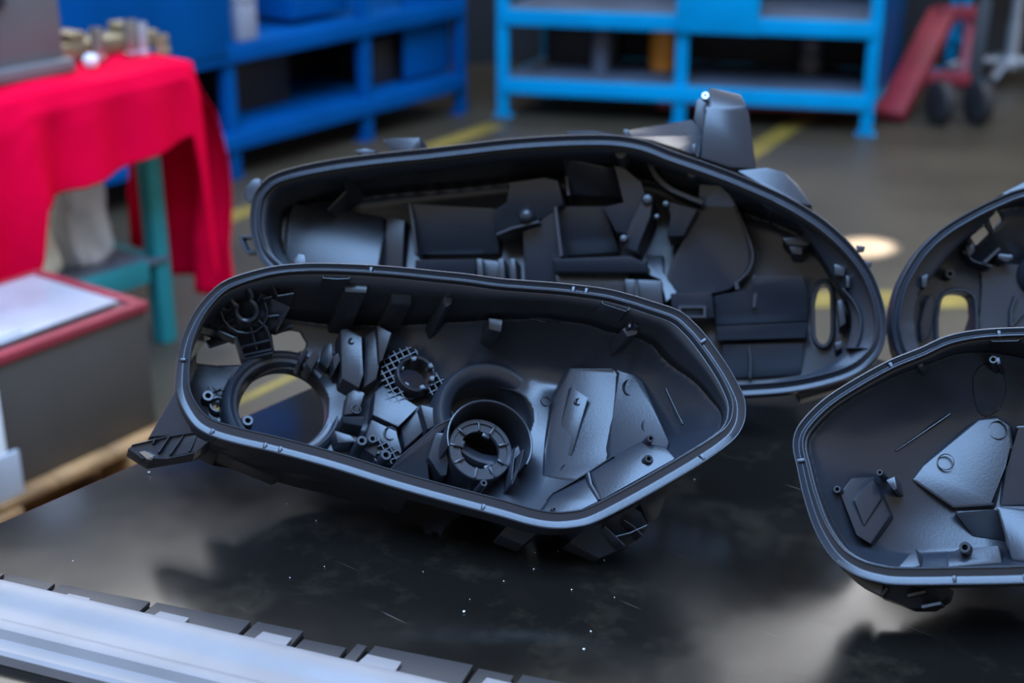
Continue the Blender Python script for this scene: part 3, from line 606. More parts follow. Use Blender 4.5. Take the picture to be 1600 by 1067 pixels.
def long_housing():
    H = Housing('headlamp_housing', 'long black lamp housing with a tall bracket on top, leaning behind', (-.08, .12, .99), (.20, -.16, -.97), 1220, 615, .855, 'black headlamp housings')
    out = [(390, 349), (391, 325), (396, 303), (407, 287), (424, 273), (455, 262), (495, 253), (540, 245.5), (600, 238), (660, 232), (712, 226), (780, 218), (840, 213), (907, 210), (963, 211), (1008, 219), (1053, 236), (1105, 254), (1150, 271), (1217, 300), (1262, 325), (1296, 349), (1330, 381), (1359, 419), (1376, 458), (1384, 492), (1385, 520), (1378, 546), (1362, 567), (1340, 584), (1306, 598), (1250, 611), (1182, 618), (1080, 620), (930, 606), (780, 575), (640, 530), (520, 478), (440, 435), (406, 405), (394, 375)]
    def wf(n): return 11 + 2 * max(0, n[1]) + 3 * max(0, -n[1])
    H.rim(out, wf, gd=3.4, deep=20)
    def poly(ps, d): return [H.uv(x, y, d) for x, y in ps]
    oval = smooth([(1270, 470), (1275, 450), (1284, 440), (1294, 441), (1300, 452), (1301, 480), (1301, 515), (1297, 532), (1288, 541), (1277, 536), (1271, 520), (1270, 470)], 48)[:-1]
    holes = [poly(oval, 100)]
    ctrl = [(430, 340, 70), (430, 390, 70), (450, 310, 95), (520, 370, 118), (600, 300, 130), (600, 400, 125), (700, 280, 140), (700, 350, 130), (800, 280, 140), (820, 400, 125), (900, 290, 140), (900, 380, 130), (1000, 290, 140), (1000, 400, 130), (1100, 300, 135), (1100, 400, 125), (1180, 350, 118), (1200, 420, 115), (1200, 500, 112), (1200, 570, 112), (1100, 550, 115), (1280, 500, 100), (1300, 440, 92), (1310, 520, 88), (1250, 360, 95)]
    def kf(n, X): return np.full(len(X), 60.0)
    H.shell(ctrl, kf, holes, dedge=12, res=.0022, fr_=14)
    p, wl, tn, bs = H.prism, H.wall, H.turned, H.boss
    # wide inner flange at the round end
    n = 46
    A = smooth([(1150, 282), (1200, 303), (1252, 330), (1290, 356), (1322, 388), (1350, 428), (1366, 466), (1373, 500), (1371, 530), (1358, 554), (1334, 574), (1300, 588), (1240, 601), (1170, 607), (1080, 609)], n)
    B = smooth([(1203, 330), (1222, 338), (1246, 352), (1264, 374), (1284, 402), (1303, 434), (1320, 462), (1329, 490), (1329, 515), (1320, 545), (1302, 564), (1280, 578), (1240, 590), (1170, 601), (1085, 604)], n)
    flange(H, A, B, 14, [30] * 30 + list(np.linspace(30, 22, n - 30)), 46)
    wl('rib', smooth([(1316, 450), (1333, 470), (1344, 495), (1344, 518), (1338, 540)], 14), 18, 34, 2.2)
    wl('rib', [(1322, 543), (1345, 543), (1364, 546)], 16, 34, 1.6)
    # panels of the back wall
    p('panel', [(458, 315), (492, 322), (598, 338), (600, 370), (588, 430), (442, 430), (448, 350)], [104, 104, 106, 96, 76, 72, 94], 140, 3)
    p('panel', [(604, 336), (632, 344), (628, 430), (598, 430)], 104, 135, 2)
    p('panel', [(642, 318), (775, 325), (780, 397), (652, 398)], [84, 84, 108, 104], 140, 3)
    wl('rib', [(640, 318), (645, 350), (650, 397)], 82, 120, 4)
    p('panel', [(648, 405), (745, 404), (742, 450), (646, 446)], [88, 88, 102, 102], 140, 3)
    for x in (748, 782, 800): p('rib', [(x - 4, 404), (x + 5, 404), (x + 8, 448), (x - 2, 446)], 86, 130, 2)
    p('panel', [(752, 405), (780, 408), (786, 448), (754, 446)], 104, 140, 2)
    p('centre_bracket', [(793, 285), (850, 277), (872, 282), (880, 318), (842, 348), (776, 366), (770, 326), (795, 318)], [64, 62, 64, 74, 84, 88, 78, 72], 130, 2.5)
    tn('knob', 820, 334, [(.01, 56), (6, 56.5), (10.5, 59), (12.5, 63), (13, 80)], 28)
    wl('rib', [(776, 366), (800, 356), (842, 346)], 66, 100, 3)
    p('column', [(816, 360), (842, 348), (868, 320), (877, 400), (874, 450), (820, 450)], [86, 82, 78, 92, 100, 102], 135, 3)
    wl('rib', [(867, 318), (872, 360), (877, 400)], 76, 120, 4)
    p('panel', [(872, 322), (945, 322), (968, 394), (880, 400)], [94, 94, 118, 118], 140, 2)
    p('panel', [(885, 248), (962, 262), (978, 310), (889, 306)], [80, 80, 98, 98], 145, 3)
    wl('rib', [(883, 246), (885, 275), (888, 305)], 78, 120, 4)
    p('cross_bar', [(862, 404), (985, 399), (1012, 412), (1012, 427), (866, 426)], [70, 68, 70, 76, 78], 120, 4, seg=3)
    p('cross_bar', [(868, 430), (982, 430), (986, 460), (872, 456)], [94] * 4, 135, 2)
    p('panel', [(976, 436), (1034, 438), (1036, 480), (980, 470)], [80] * 4, 130, 2); wl('rib', [(994, 437), (996, 470)], 72, 100, 4)
    # bracket cluster
    p('adjuster_bracket', [(958, 258), (975, 262), (1002, 285), (1012, 318), (1000, 345), (984, 366), (962, 362), (942, 322), (977, 318)], [58, 56, 56, 62, 70, 76, 78, 74, 66], 125, 1.5)
    p('adjuster_bracket', [(1002, 310), (1020, 308), (1016, 338), (994, 394), (972, 385), (985, 350)], [58, 54, 58, 70, 74, 66], 120, 1.5)
    p('adjuster_bracket', [(1038, 312), (1062, 320), (1090, 326), (1068, 368), (1042, 370), (1050, 336)], [60, 58, 60, 70, 72, 64], 120, 1.5)
    wl('rib', smooth([(1014, 254), (1026, 276), (1046, 294), (1072, 306), (1098, 316)], 16), 52, 80, 6)
    tn('rib', 1011, 310, [(.01, 50), (6, 50.5), (9, 53), (9, 70)], 20); tn('rib', 1040, 318, [(.01, 50), (4, 50.5), (5, 53), (5, 70)], 16); tn('rib', 1026, 338, [(.01, 54), (3.5, 54.5), (4, 57), (4, 70)], 14); tn('rib', 974, 372, [(.01, 62), (5, 62.5), (6, 65), (6, 80)], 16)
    # bright slanted web between the bar and the plate
    p('slanted_web', [(1008, 398), (1036, 399), (1034, 426), (1058, 456), (1040, 472), (1034, 436), (1010, 428), (1014, 414)], [106, 106, 98, 86, 82, 94, 98, 102], 140, 1)
    # big shaped plate
    pl = smooth([(1095, 268), (1118, 280), (1136, 292), (1152, 330), (1166, 362), (1176, 395), (1173, 418), (1150, 440), (1140, 452), (1062, 462), (1042, 430), (1062, 386), (1088, 335), (1095, 268)], 40)[:-1]
    p('shaped_plate', pl, 92, 140, 2.5); wl('rib', smooth([(1134, 288), (1150, 325), (1166, 362), (1176, 396), (1170, 422), (1150, 442)], 20), 84, 110, 3)
    # lower right blocks
    p('panel', [(1047, 458), (1112, 456), (1116, 496), (1052, 502)], [64, 64, 76, 76], 130, 2, holes=None or ()); p('slot', [(1060, 478), (1103, 478), (1103, 496), (1060, 496)], 64, 90, .6, holes=[[(1064, 481), (1099, 481), (1099, 493), (1064, 493)]])
    p('panel', [(1116, 462), (1178, 452), (1180, 432), (1255, 430), (1264, 460), (1262, 502), (1118, 508)], [80, 78, 74, 74, 82, 94, 96], 130, 2)
    p('panel', [(1118, 509), (1262, 503), (1260, 528), (1122, 532)], [76, 76, 84, 84], 130, 2)
    p('panel', [(1128, 538), (1256, 536), (1252, 586), (1130, 592)], [92, 92, 108, 108], 130, 2)
    wl('rib', [(1170, 542), (1173, 560), (1172, 590)], 90, 115, 2.5); wl('rib', [(1178, 430), (1181, 450), (1178, 480)], 80, 115, 4); wl('rib', [(1150, 440), (1152, 452)], 80, 115, 5)
    p('window_frame', [(1256, 432), (1304, 428), (1312, 470), (1312, 540), (1296, 560), (1256, 566)], [86, 82, 80, 80, 82, 88], 112, 2.5, holes=[oval]) if False else wl('window_frame', oval, 82, 108, 5, True, bev=1.5)
    p('catch', [(1222, 372), (1260, 368), (1272, 374), (1262, 384), (1230, 382)], 50, 100, 1.2); p('catch', [(1232, 384), (1256, 384), (1252, 398), (1238, 396)], 54, 100, 1)
    p('catch', [(1197, 310), (1205, 314), (1204, 336), (1198, 332)], 40, 90, 1); p('catch', [(1303, 412), (1322, 418), (1318, 432), (1304, 428)], 16, 40, 1.2); p('catch', [(1322, 430), (1328, 432), (1327, 450), (1322, 448)], 12, 40, 1)
    p('catch', [(1308, 470), (1318, 466), (1322, 505), (1312, 512)], 34, 80, 2); p('catch', [(1304, 536), (1316, 532), (1316, 544), (1306, 548)], 34, 80, 1.5)
    # tabs under the upper rim
    for x, y in ((970, 238), (1082, 268)): tn('tab', x, y, [(.01, 20), (9, 20.5), (11, 23), (11, 60)], 20)
    p('tab', [(482, 292), (535, 296), (540, 268), (520, 272), (480, 284)], [60, 60, 34, 34, 50], 110, 1.5); wl('rib', [(537, 270), (540, 300), (512, 328)], [30, 56, 70], 110, 3)
    tn('tab', 452, 290, [(.01, 40), (5, 41), (6, 44), (6, 90)], 16)
    # ---------------- outside
    p('top_bracket', [(1102, 168), (1164, 165), (1170, 175), (1176, 225), (1181, 264), (1140, 262), (1094, 246), (1098, 214)], [30, 30, 32, 34, 36, 34, 28, 30], 86, 2, off=None)
    p('top_bracket', [(1104, 148), (1109, 137), (1157, 148), (1166, 164), (1164, 170), (1102, 170)], [44, 50, 50, 32, 31, 31], 84, 1.5, off=None)
    p('top_bracket', [(1084, 186), (1088, 156), (1103, 150), (1104, 200), (1098, 214), (1092, 214)], [56, 56, 54, 54, 54, 56], 84, 1.2, off=None)
    p('top_bracket', [(979, 204), (1080, 187), (1100, 200), (1098, 214), (982, 212)], [58, 58, 58, 44, 44], 74, 1.0, off=None); p('top_bracket', [(974, 202), (982, 202), (983, 214), (976, 214)], 34, 50, .6, off=None)
    p('top_bracket', [(980, 213), (1098, 212), (1092, 246), (1060, 232), (1020, 219)], [44, 44, 30, 26, 24], 60, 1.0, off=None); p('rib', [(1081, 226), (1087, 224), (1087, 240), (1082, 240)], 22, 44, .6, off=None)
    c = tn('metal_clip', 1103, 154, [(2.2, 40), (2.2, 28), (5.5, 28), (6, 29), (6, 40)], 20, m='clip_steel'); c['label'] = 'bright steel clip'
    p('rear_cover', [(1150, 266), (1198, 261), (1226, 268), (1247, 288), (1270, 322), (1240, 316)], [30, 34, 36, 36, 30, 26], 96, 3, off=None)
    p('top_tab', [(596, 218), (612, 216), (655, 214), (658, 232), (640, 236), (612, 238)], 26, 60, 1.5, off=None); p('top_tab', [(552, 235), (570, 232), (590, 236), (570, 244)], 24, 50, 1, off=None)
    p('top_tab', [(884, 204), (930, 204), (960, 209), (950, 216), (890, 214)], 24, 60, 1, off=None)
    wl('side_loop', [(398, 370), (378, 369), (376, 372), (384, 392), (387, 394), (402, 392)], 10, 22, 4, off=None)
    p('side_lug', smooth([(392, 320), (381, 308), (384, 292), (394, 280), (408, 280), (404, 296), (398, 312)], 16), 16, 44, 2, off=None)
    for x, y in ((1346, 388), (1357, 413)): p('catch', [(x - 8, y - 5), (x + 6, y - 3), (x + 4, y + 3), (x - 6, y + 4)], 10, 20, .5, off=None)
    p('foot', [(1240, 606), (1330, 590), (1322, 604), (1250, 624)], 24, 66, 2, off=None); p('foot', [(760, 566), (840, 584), (838, 622), (766, 606)], 24, 60, 2, off=None)
    return H
H2 = long_housing()

# ---------------------------------------------------------------- mirrored long housing at the right
def long_housing_mirrored():
    H = Housing('headlamp_housing', 'black lamp housing with two small square holes above an oval hole', (-.30, .12, .95), (-.06, -.16, -.97), 1480, 610, .850, 'black headlamp housings')
    out = [(1393, 500), (1395, 524), (1402, 550), (1418, 574), (1445, 594), (1490, 612), (1560, 628), (1660, 640), (1800, 640), (1920, 610), (2020, 560), (2080, 500), (2100, 440), (2090, 390), (2050, 345), (1980, 310), (1880, 285), (1780, 275), (1680, 278), (1600, 293), (1557, 309), (1513, 331), (1470, 358), (1436, 391), (1412, 429), (1399, 462)]
    H.rim(out, lambda n: 10 + 2 * max(0, -n[1]), gd=3.4, deep=20)
    def poly(ps, d): return [H.uv(x, y, d) for x, y in ps]
    oval = smooth([(1463, 500), (1466, 478), (1474, 460), (1490, 453), (1510, 454), (1522, 462), (1526, 480), (1526, 530), (1520, 560), (1500, 570), (1478, 566), (1466, 545), (1463, 500)], 48)[:-1]
    sq = [[(1543, 343), (1556, 331), (1568, 341), (1554, 357)], [(1521, 367), (1537, 354), (1548, 363), (1533, 379)]]
    holes = [poly(oval, 84)] + [poly(q, 50) for q in sq]
    ctrl = [(1440, 480, 60), (1450, 420, 60), (1470, 500, 80), (1490, 420, 80), (1500, 500, 86), (1490, 590, 86), (1545, 360, 52), (1520, 390, 70), (1560, 330, 50), (1600, 330, 70), (1600, 420, 100), (1590, 520, 100), (1700, 350, 120), (1700, 450, 120), (1700, 560, 115), (1850, 350, 120), (1850, 450, 120), (1850, 550, 110), (1980, 380, 100), (2000, 450, 95), (1980, 520, 95)]
    H.shell(ctrl, lambda n, X: np.full(len(X), 60.0), holes, dedge=12, res=.0022, fr_=12)
    p, wl, tn, bs = H.prism, H.wall, H.turned, H.boss
    n = 40
    A = smooth([(1405, 505), (1407, 528), (1416, 550), (1440, 576), (1480, 596), (1540, 612)], 16)[::-1] + smooth([(1405, 500), (1411, 466), (1423, 432), (1446, 398), (1478, 367), (1520, 341), (1562, 320)], n)
    B = smooth([(1430, 510), (1432, 530), (1442, 552), (1460, 568), (1490, 584), (1545, 602)], 16)[::-1] + smooth([(1429, 505), (1430, 480), (1440, 455), (1462, 425), (1484, 398), (1510, 372), (1540, 350)], n)
    flange(H, A, B, 14, [22] * 16 + [26] * n, 34)
    wl('window_frame', oval, 72, 92, 5, True, bev=1.5)
    p('panel', [(1436, 505), (1448, 468), (1458, 458), (1462, 470), (1456, 520), (1440, 535)], [58, 52, 54, 60, 66, 60], 90, 2.5)
    bs(1479, 431, 7.5, 62, 84)
    p('catch', [(1440, 432), (1450, 428), (1447, 450), (1441, 448)], 14, 40, 1)
    p('catch', [(1510, 372), (1522, 362), (1540, 350), (1546, 356), (1530, 376), (1516, 392)], 40, 70, 1.2) if False else wl('rib', [(1518, 344), (1530, 352), (1540, 351)], 24, 60, 2)
    wl('rib', [(1505, 392), (1522, 408), (1550, 416)], 58, 84, 2.4); wl('rib', [(1538, 410), (1562, 388)], 54, 80, 4); p('catch', [(1560, 396), (1582, 398), (1584, 404), (1572, 410), (1560, 404)], 56, 90, 1.5); p('catch', [(1507, 384), (1520, 378), (1524, 392), (1514, 402)], 54, 80, 1.5)
    p('panel', smooth([(1531, 425), (1545, 412), (1600, 414), (1700, 420), (1700, 560), (1530, 560), (1536, 470), (1531, 425)], 30)[:-1], 84, 120, 2)
    tn('lamp_collar', 1622, 432, [(36, 90), (34, 70), (31, 67), (26, 67), (24, 70), (22, 96), (.01, 98)], 40)
    wl('rib', [(1580, 510), (1580, 485), (1588, 462)], 76, 100, 3); wl('rib', [(1580, 510), (1600, 488), (1620, 470)], 78, 100, 3)
    p('panel', [(1720, 340), (1900, 330), (1920, 480), (1730, 500)], 90, 130, 3)
    p('rear_cover', [(1560, 305), (1600, 284), (1640, 280), (1680, 284), (1620, 296)], [30, 34, 36, 34, 30], 90, 3, off=None)
    p('foot', [(1500, 606), (1600, 626), (1596, 640), (1506, 622)], 24, 56, 2, off=None)
    return H
H3 = long_housing_mirrored()

# ---------------------------------------------------------------- mirrored front housing at the right
def front_housing_mirrored():
    H = Housing('headlamp_housing', 'black lamp housing with a smooth wide bowl and a flat glossy floor panel', (-.20, .32, .93), (.40, -.28, -.87), 1380, 911, .858, 'black headlamp housings')
    out = [(1238, 698), (1244, 729), (1254.5, 776), (1272, 828), (1298, 871), (1332, 897), (1371, 910), (1410, 914.5), (1500, 914), (1600, 912), (1720, 906), (1850, 894), (1960, 868), (2030, 820), (2062, 750), (2060, 680), (2020, 612), (1950, 566), (1850, 534), (1740, 517), (1660, 511), (1600, 510.5), (1531, 514), (1479, 524), (1436, 543), (1388, 562.5), (1332, 593), (1289, 621), (1259, 649), (1242, 673)]
    def wf(n): return 8 + 8 * max(0, -n[1]) + 1.5 * max(0, -n[0])
    H.rim(out, wf)
    def poly(ps, d): return [H.uv(x, y, d) for x, y in ps]
    ctrl = [(1258, 700, 14), (1262, 670, 14), (1300, 640, 14), (1345, 612, 15), (1395, 582, 16), (1440, 566, 20), (1490, 556, 34), (1540, 560, 50), (1275, 770, 16), (1300, 720, 34), (1340, 680, 44), (1400, 650, 58), (1450, 620, 62), (1500, 640, 82), (1400, 720, 72), (1460, 740, 92), (1530, 720, 102), (1570, 680, 104), (1310, 820, 40), (1360, 800, 70), (1420, 830, 86), (1480, 850, 92), (1600, 640, 105), (1600, 740, 112), (1600, 850, 100), (1700, 700, 118), (1700, 820, 112), (1800, 700, 120), (1800, 800, 112), (1950, 700, 110), (1950, 780, 105), (1700, 600, 118), (1850, 620, 118)]
    def kf(n, X):
        bt = np.clip((-n[:, 1] - .35) / .35, 0, 1)
        return (1.8 + 1.2 * np.maximum(0, -n[:, 1])) * np.exp((1 - bt) * 3.6)
    H.shell(ctrl, kf, [circ_plane(H, H.uv(1700, 730, 110), .045)])
    p, wl, tn, bs = H.prism, H.wall, H.turned, H.boss
    p('pocket_floor', [(1424, 750), (1440, 726), (1528, 653), (1560, 650), (1580, 664), (1583, 700), (1566, 727), (1553, 790), (1490, 794)], [88, 88, 91, 92, 93, 93, 92, 90, 88], 128, 3.0, seg=4)
    p('pocket_floor', [(1586, 664), (1640, 662), (1690, 700), (1650, 790), (1560, 792), (1570, 728), (1587, 702)], [88, 86, 88, 112, 112, 102, 94], 132, 3.0, seg=4)
    p('panel', [(1490, 798), (1552, 796), (1600, 800), (1600, 850), (1520, 838)], [84, 84, 86, 100, 98], 124, 2)
    wl('rib', [(1400, 704), (1440, 677), (1485, 646)], [200] * 3, 90, 1.4)
    tn('rib', 1437, 569, [(.01, 14), (4, 15), (7, 18), (8.5, 23), (9, 80)], 24)
    p('boss_stem', smooth([(1520, 590), (1532, 572), (1550, 568), (1566, 580), (1572, 610), (1560, 640), (1536, 650), (1524, 630), (1520, 590)], 24)[:-1], 200, 110, 1.0, off=2)
    bs(1554, 567, 6.5, 26, 60); p('rib', [(1556, 558), (1562, 557), (1564, 568), (1558, 570)], 24, 60, .8)
    p('channel_box', [(1545, 518), (1594, 516), (1594, 530), (1546, 531)], 11, 60, 1.0); wl('rib', [(1546, 522), (1545, 531), (1552, 533), (1590, 532), (1594, 529), (1594, 520)], 7, 30, 1.4)
    p('channel_box', [(1700, 530), (1745, 534), (1740, 556), (1700, 552)], 40, 120, 2); p('channel_box', [(1800, 545), (1845, 552), (1840, 572), (1800, 566)], 40, 120, 2)
    # brackets near the lower corner
    p('ledge', [(1312, 770), (1330, 746), (1366, 744), (1392, 804), (1360, 850), (1338, 836)], [46, 50, 60, 66, 52, 44], 94, 2); p('ledge', [(1334, 780), (1364, 746), (1378, 778), (1350, 822)], [42, 50, 58, 48], 94, 1.2)
    p('ledge', [(1398, 892), (1430, 856), (1438, 884)], [22, 36, 26], 70, 1.2); p('ledge', [(1478, 868), (1500, 856), (1560, 852), (1566, 880), (1480, 886)], [46, 48, 50, 50, 46], 92, 1.5)
    bs(1510, 858, 9, 34, 80); bs(1312, 768, 6, 28, 70); bs(1378, 742, 5, 40, 80); p('rib', [(1384, 750), (1398, 744), (1402, 764), (1396, 766)], 44, 80, 1)
    p('ledge', [(1556, 790), (1640, 800), (1640, 880), (1580, 876)], [70, 72, 66, 60], 104, 3)
    tn('lamp_collar', 1700, 730, [(74, 112), (70, 98), (64, 96), (58, 98), (54, 112), (54, 140), (.01, 141)], 48)
    for x, y, r, d in ((1560, 672, 14, 90), (1478, 722, 12, 82)): tn('ejector_mark', x, y, [(r, d + 2), (r, d - .8), (r + .9, d - .8), (r + .9, d + 2)], 36)
    for x, y in ((1388, 563), (1250, 719), (1492, 906), (1600, 905), (1560, 518)):
        i = np.argmin(np.hypot(*(H.P - H.uv(x, y)).T)); c = H.P[i] - H.Nn[i] * .001; t = np.array([-H.Nn[i][1], H.Nn[i][0]]) * .0016; q = [c - t, c + t, c + t - H.Nn[i] * .0075, c - t - H.Nn[i] * .0075]
        bm = bmesh.new(); hexa(bm, [H.X(v, 6) for v in q] + [H.X(v, 1.4) for v in q], .0004); link('groove_stop', bm, H.m, H.root)
    # feet and tabs below
    f = p('foot', [(1358, 900), (1400, 912), (1480, 914), (1478, 934), (1456, 950), (1424, 950), (1372, 930)], [20, 20, 22, 34, 38, 38, 30], 64, 1.2, off=None)
    for q in (((1376, 930), (1386, 918)), ((1418, 930), (1446, 924)), ((1440, 948), (1470, 942))): wl('rib', [q[0], q[1]], 18, 40, 3, par=f, off=None)
    p('foot', [(1800, 896), (1860, 890), (1850, 936), (1806, 946)], 24, 64, 1.2, off=None)
    p('skirt', [(1310, 884), (1345, 902), (1380, 912), (1376, 930), (1340, 912)], 14, 50, 1, off=None)
    return H
H4 = front_housing_mirrored()

# ================================================================== light grey trim with dark notched flange, in front of the housings
TA = onz(-60, 891, .821); TB = onz(900, 1113, .821); TA[2] = TB[2] = 0; td = (TB - TA) / np.linalg.norm(TB - TA); tp = np.array([-td[1], td[0], 0])
tr = empty('bumper_trim', (TA[0], TA[1], TZ), math.atan2(td[1], td[0])); tag(tr, 'long pale grey ribbed plastic trim strip lying on the work table', 'trim strip')
def tloc(px, py, z): q = onz(px, py, TZ + z) - TA; return float(q @ td), float(q @ tp)
def sweep(name, m, par, prof, x0, x1, nx=2):
    vs = []; fs = []; K = len(prof)
    for i in range(nx):
        x = x0 + (x1 - x0) * i / (nx - 1)
        for a, z in prof: vs.append((x, -a, z))
    for i in range(nx - 1):
        for k in range(K): fs.append((i * K + k, (i + 1) * K + k, (i + 1) * K + (k + 1) % K, i * K + (k + 1) % K))
    fs += [tuple(range(K)), tuple((nx - 1) * K + k for k in range(K - 1, -1, -1))]
    return raw(name, vs, fs, m, par, 28)
TL = float(np.linalg.norm(TB - TA)) + .2
sweep('moulding', 'trim_plastic', tr, [(-.002, .0005), (-.002, .017), (-.0005, .0205), (.002, .0215), (.010, .0220), (.020, .0205), (.026, .0165), (.034, .0150), (.046, .0155), (.052, .0195), (.058, .0205), (.064, .019), (.069, .0125), (.076, .0105), (.082, .0115), (.086, .0095), (.087, .0005)], -.06, TL, 12)
# dark notched flange: separate leaves side by side behind the moulding
e0 = tloc(22, 898, .005); e1 = tloc(472, 984, .005)
def edge(x): return e0[1] + (e1[1] - e0[1]) * (x - e0[0]) / (e1[0] - e0[0])
cuts = [-.06] + [tloc(px, py, .005)[0] for px, py in ((8, 900), (84, 918), (231, 949), (389, 980), (470, 998), (545, 1016), (572, 1020), (735, 1056), (800, 1072))] + [TL]
for i in range(len(cuts) - 1):
    a, b = cuts[i] + .0014, cuts[i + 1] - .0014; dp = (0, 0, 0, 0, 0, -.012, -.004, -.002, -.006, -.003)[i]
    bm = bmesh.new(); ya, yb = edge(a) + dp, edge(b) + dp - .001
    hexa(bm, [(a, -.001, .0006), (b, -.001, .0006), (b - .0025, yb, .0006), (a + .001, ya, .0006), (a, -.001, .0065), (b, -.001, .0065), (b - .0025, yb, .005), (a + .001, ya, .005)], .0007); link('flange_leaf', bm, 'trim_dark', tr)
for p0, p1, q0 in (((93, 934), (137, 942), (100, 925)), ((232, 966), (288, 976), (244, 953)), ((392, 1000), (448, 1010), (402, 984)), ((556, 1036), (622, 1046), (568, 1020)), ((745, 1072), (800, 1084), (752, 1056))):
    x0, x1 = tloc(*p0, .009)[0], tloc(*p1, .009)[0]; yb = tloc(*q0, .009)[1]
    bm = bmesh.new(); hexa(bm, [(x0, -.001, .0068), (x1, -.001, .0068), (x1 - .002, yb, .0068), (x0 + .003, yb, .0068), (x0, -.001, .0105), (x1, -.001, .0105), (x1 - .002, yb, .0092), (x0 + .003, yb, .0092)], .0008); link('snap_tab', bm, 'trim_plastic', tr)

# ================================================================== plastic crumbs on the table
for i, (x, y, r) in enumerate(((725, 957, 2.6), (923, 988, 1.8), (912, 1015, 2.0), (893, 922, 1.4), (834, 890, 1.4), (787, 909, 1.3), (507, 886, 1.2), (453, 903, 1.1), (233, 739, 2.0), (327, 708, 1.6), (960, 934, 1.1), (944, 876, 1.3), (734, 937, 1.0), (661, 894, 1.0), (494, 814, .9), (448, 788, .9), (1085, 750, 1.0), (872, 862, .9), (836, 864, .9), (114, 877, 1.0))):
    c = onz(x, y, TZ); bm = bmesh.new(); bmesh.ops.create_icosphere(bm, subdivisions=1, radius=r * .00056)
    for v in bm.verts: v.co = Vector((v.co.x * random.uniform(.7, 1.3), v.co.y * random.uniform(.7, 1.3), v.co.z * random.uniform(.6, .9)))
    zz = min(v.co.z for v in bm.verts); bmesh.ops.translate(bm, verts=bm.verts[:], vec=(0, 0, -zz + .0002)); o = link('plastic_crumb', bm, 'crumb'); o.location = tuple(map(float, c)); tag(o, 'tiny pale plastic crumb lying on the dark table top', 'crumb', 'plastic crumbs on the table')

# ================================================================== blue racks
def rack(name, label, P0, P1, dvec, posts, zs, ztop, mfront, back=True, thick=.055, mshelf='shelf_grey'):
    """P0-P1 front line, posts as fractions; zs shelf heights (top); dvec depth vector"""
    P0 = np.array(P0[:2]); P1 = np.array(P1[:2]); dv = np.array(dvec); r = empty(name, (P0[0], P0[1], 0)); tag(r, label, 'rack', 'blue steel racks at the back'); T = lambda q, z: (q[0] - P0[0], q[1] - P0[1], z)
    d = (P1 - P0) / np.linalg.norm(P1 - P0); s = np.array([-d[1], d[0]])
    for f in posts:
        for k in ((0, 1) if back else (0,)):
            q = P0 + (P1 - P0) * f + dv * k; h = thick / 2; c = [q - d * h, q + d * h, q + d * h + s * h * 1.6, q - d * h + s * h * 1.6]
            bm = bmesh.new(); hexa(bm, [T(x, 0) for x in c] + [T(x, ztop) for x in c], .003); link('post', bm, mfront, r)
            c2 = [q - d * h * 1.6, q + d * h * 1.6, q + d * h * 1.6 + s * h * 2.4, q - d * h * 1.6 + s * h * 2.4]; bm = bmesh.new(); hexa(bm, [T(x, 0) for x in c2] + [T(x, .008) for x in c2], .002); link('foot_plate', bm, mfront, r)
    for z in zs:
        a, b = P0 + (P1 - P0) * posts[0], P0 + (P1 - P0) * posts[-1]
        for q0, q1, w_ in ((a, b, .035), (a + dv, b + dv, .03), (a, a + dv, .03), (b, b + dv, .03)): bar('beam', mfront, r, T(q0, z - .035), T(q1, z - .035), w_, .07)
        c = [a + s * .02, b + s * .02, b + dv - s * .02, a + dv - s * .02]; bm = bmesh.new(); hexa(bm, [T(x, z - .012) for x in c] + [T(x, z + .002) for x in c], .002); link('shelf', bm, mshelf, r)
    a, b = P0 + (P1 - P0) * posts[0] + dv * .96, P0 + (P1 - P0) * posts[-1] + dv * .96; c = [a, b, b + s * .006, a + s * .006]; bm = bmesh.new(); hexa(bm, [T(x, .19) for x in c] + [T(x, ztop) for x in c], .001); link('dark_backing', bm, 'dark_stuff', r)  # dark sheet added at the rear so the shaded rack interior reads black
    return r, T, d, s
L0 = onz(372, 280, 0)[:2]; L1 = onz(725, 178, 0)[:2]; ld = (L1 - L0) / np.linalg.norm(L1 - L0); lb = np.array([-ld[1], ld[0]])
Ls = L0 - ld * 1.25
rl, T, d, s_ = rack('storage_rack', 'long dark blue steel rack with a sheet panel, behind the red-draped table', Ls, L1, lb * .62, [0, 1.25 / np.linalg.norm(L1 - Ls), (1.25 + .78) / np.linalg.norm(L1 - Ls), 1.0], [.19, .53], 1.35, 'rack_blue', mshelf='rack_blue')
def panel_on(r, T, a, b, z0, z1, th, m, name='sheet_panel', off=0, nrm=None):
    d_ = (b - a) / np.linalg.norm(b - a); n_ = np.array([-d_[1], d_[0]]); c = [a + n_ * off, b + n_ * off, b + n_ * (off + th), a + n_ * (off + th)]
    bm = bmesh.new(); hexa(bm, [T(x, z0) for x in c] + [T(x, z1) for x in c], .003); return link(name, bm, m, r)
panel_on(rl, T, L0 - ld * 1.22, L0 - ld * .03, .50, 1.3, .02, 'rack_blue', off=-.03)
panel_on(rl, T, L0 + ld * .42, L0 + ld * .76, .56, .80, .3, 'rack_blue', 'drawer', off=.08)
panel_on(rl, T, L1 - ld * .34, L1 - ld * .02, .21, 1.3, .02, 'rack_blue', off=.06)
R0 = onz(785, 183, 0)[:2]; R1 = onz(1352, 213, 0)[:2]; rd = (R1 - R0) / np.linalg.norm(R1 - R0); rl_ = np.linalg.norm(R1 - R0)
mid = (1072 - 785) / (1352 - 785) * rl_ * .985
rr, T2, d2, s2 = rack('storage_rack', 'bright blue steel rack with an open lower shelf, over the red pallet truck', R0 - rd * .19, R1, np.array([.22, .55]), [.19 / (rl_ + .19), (.19 + mid) / (rl_ + .19), 1.0], [.185, .50], 1.35, 'rack_cyan')
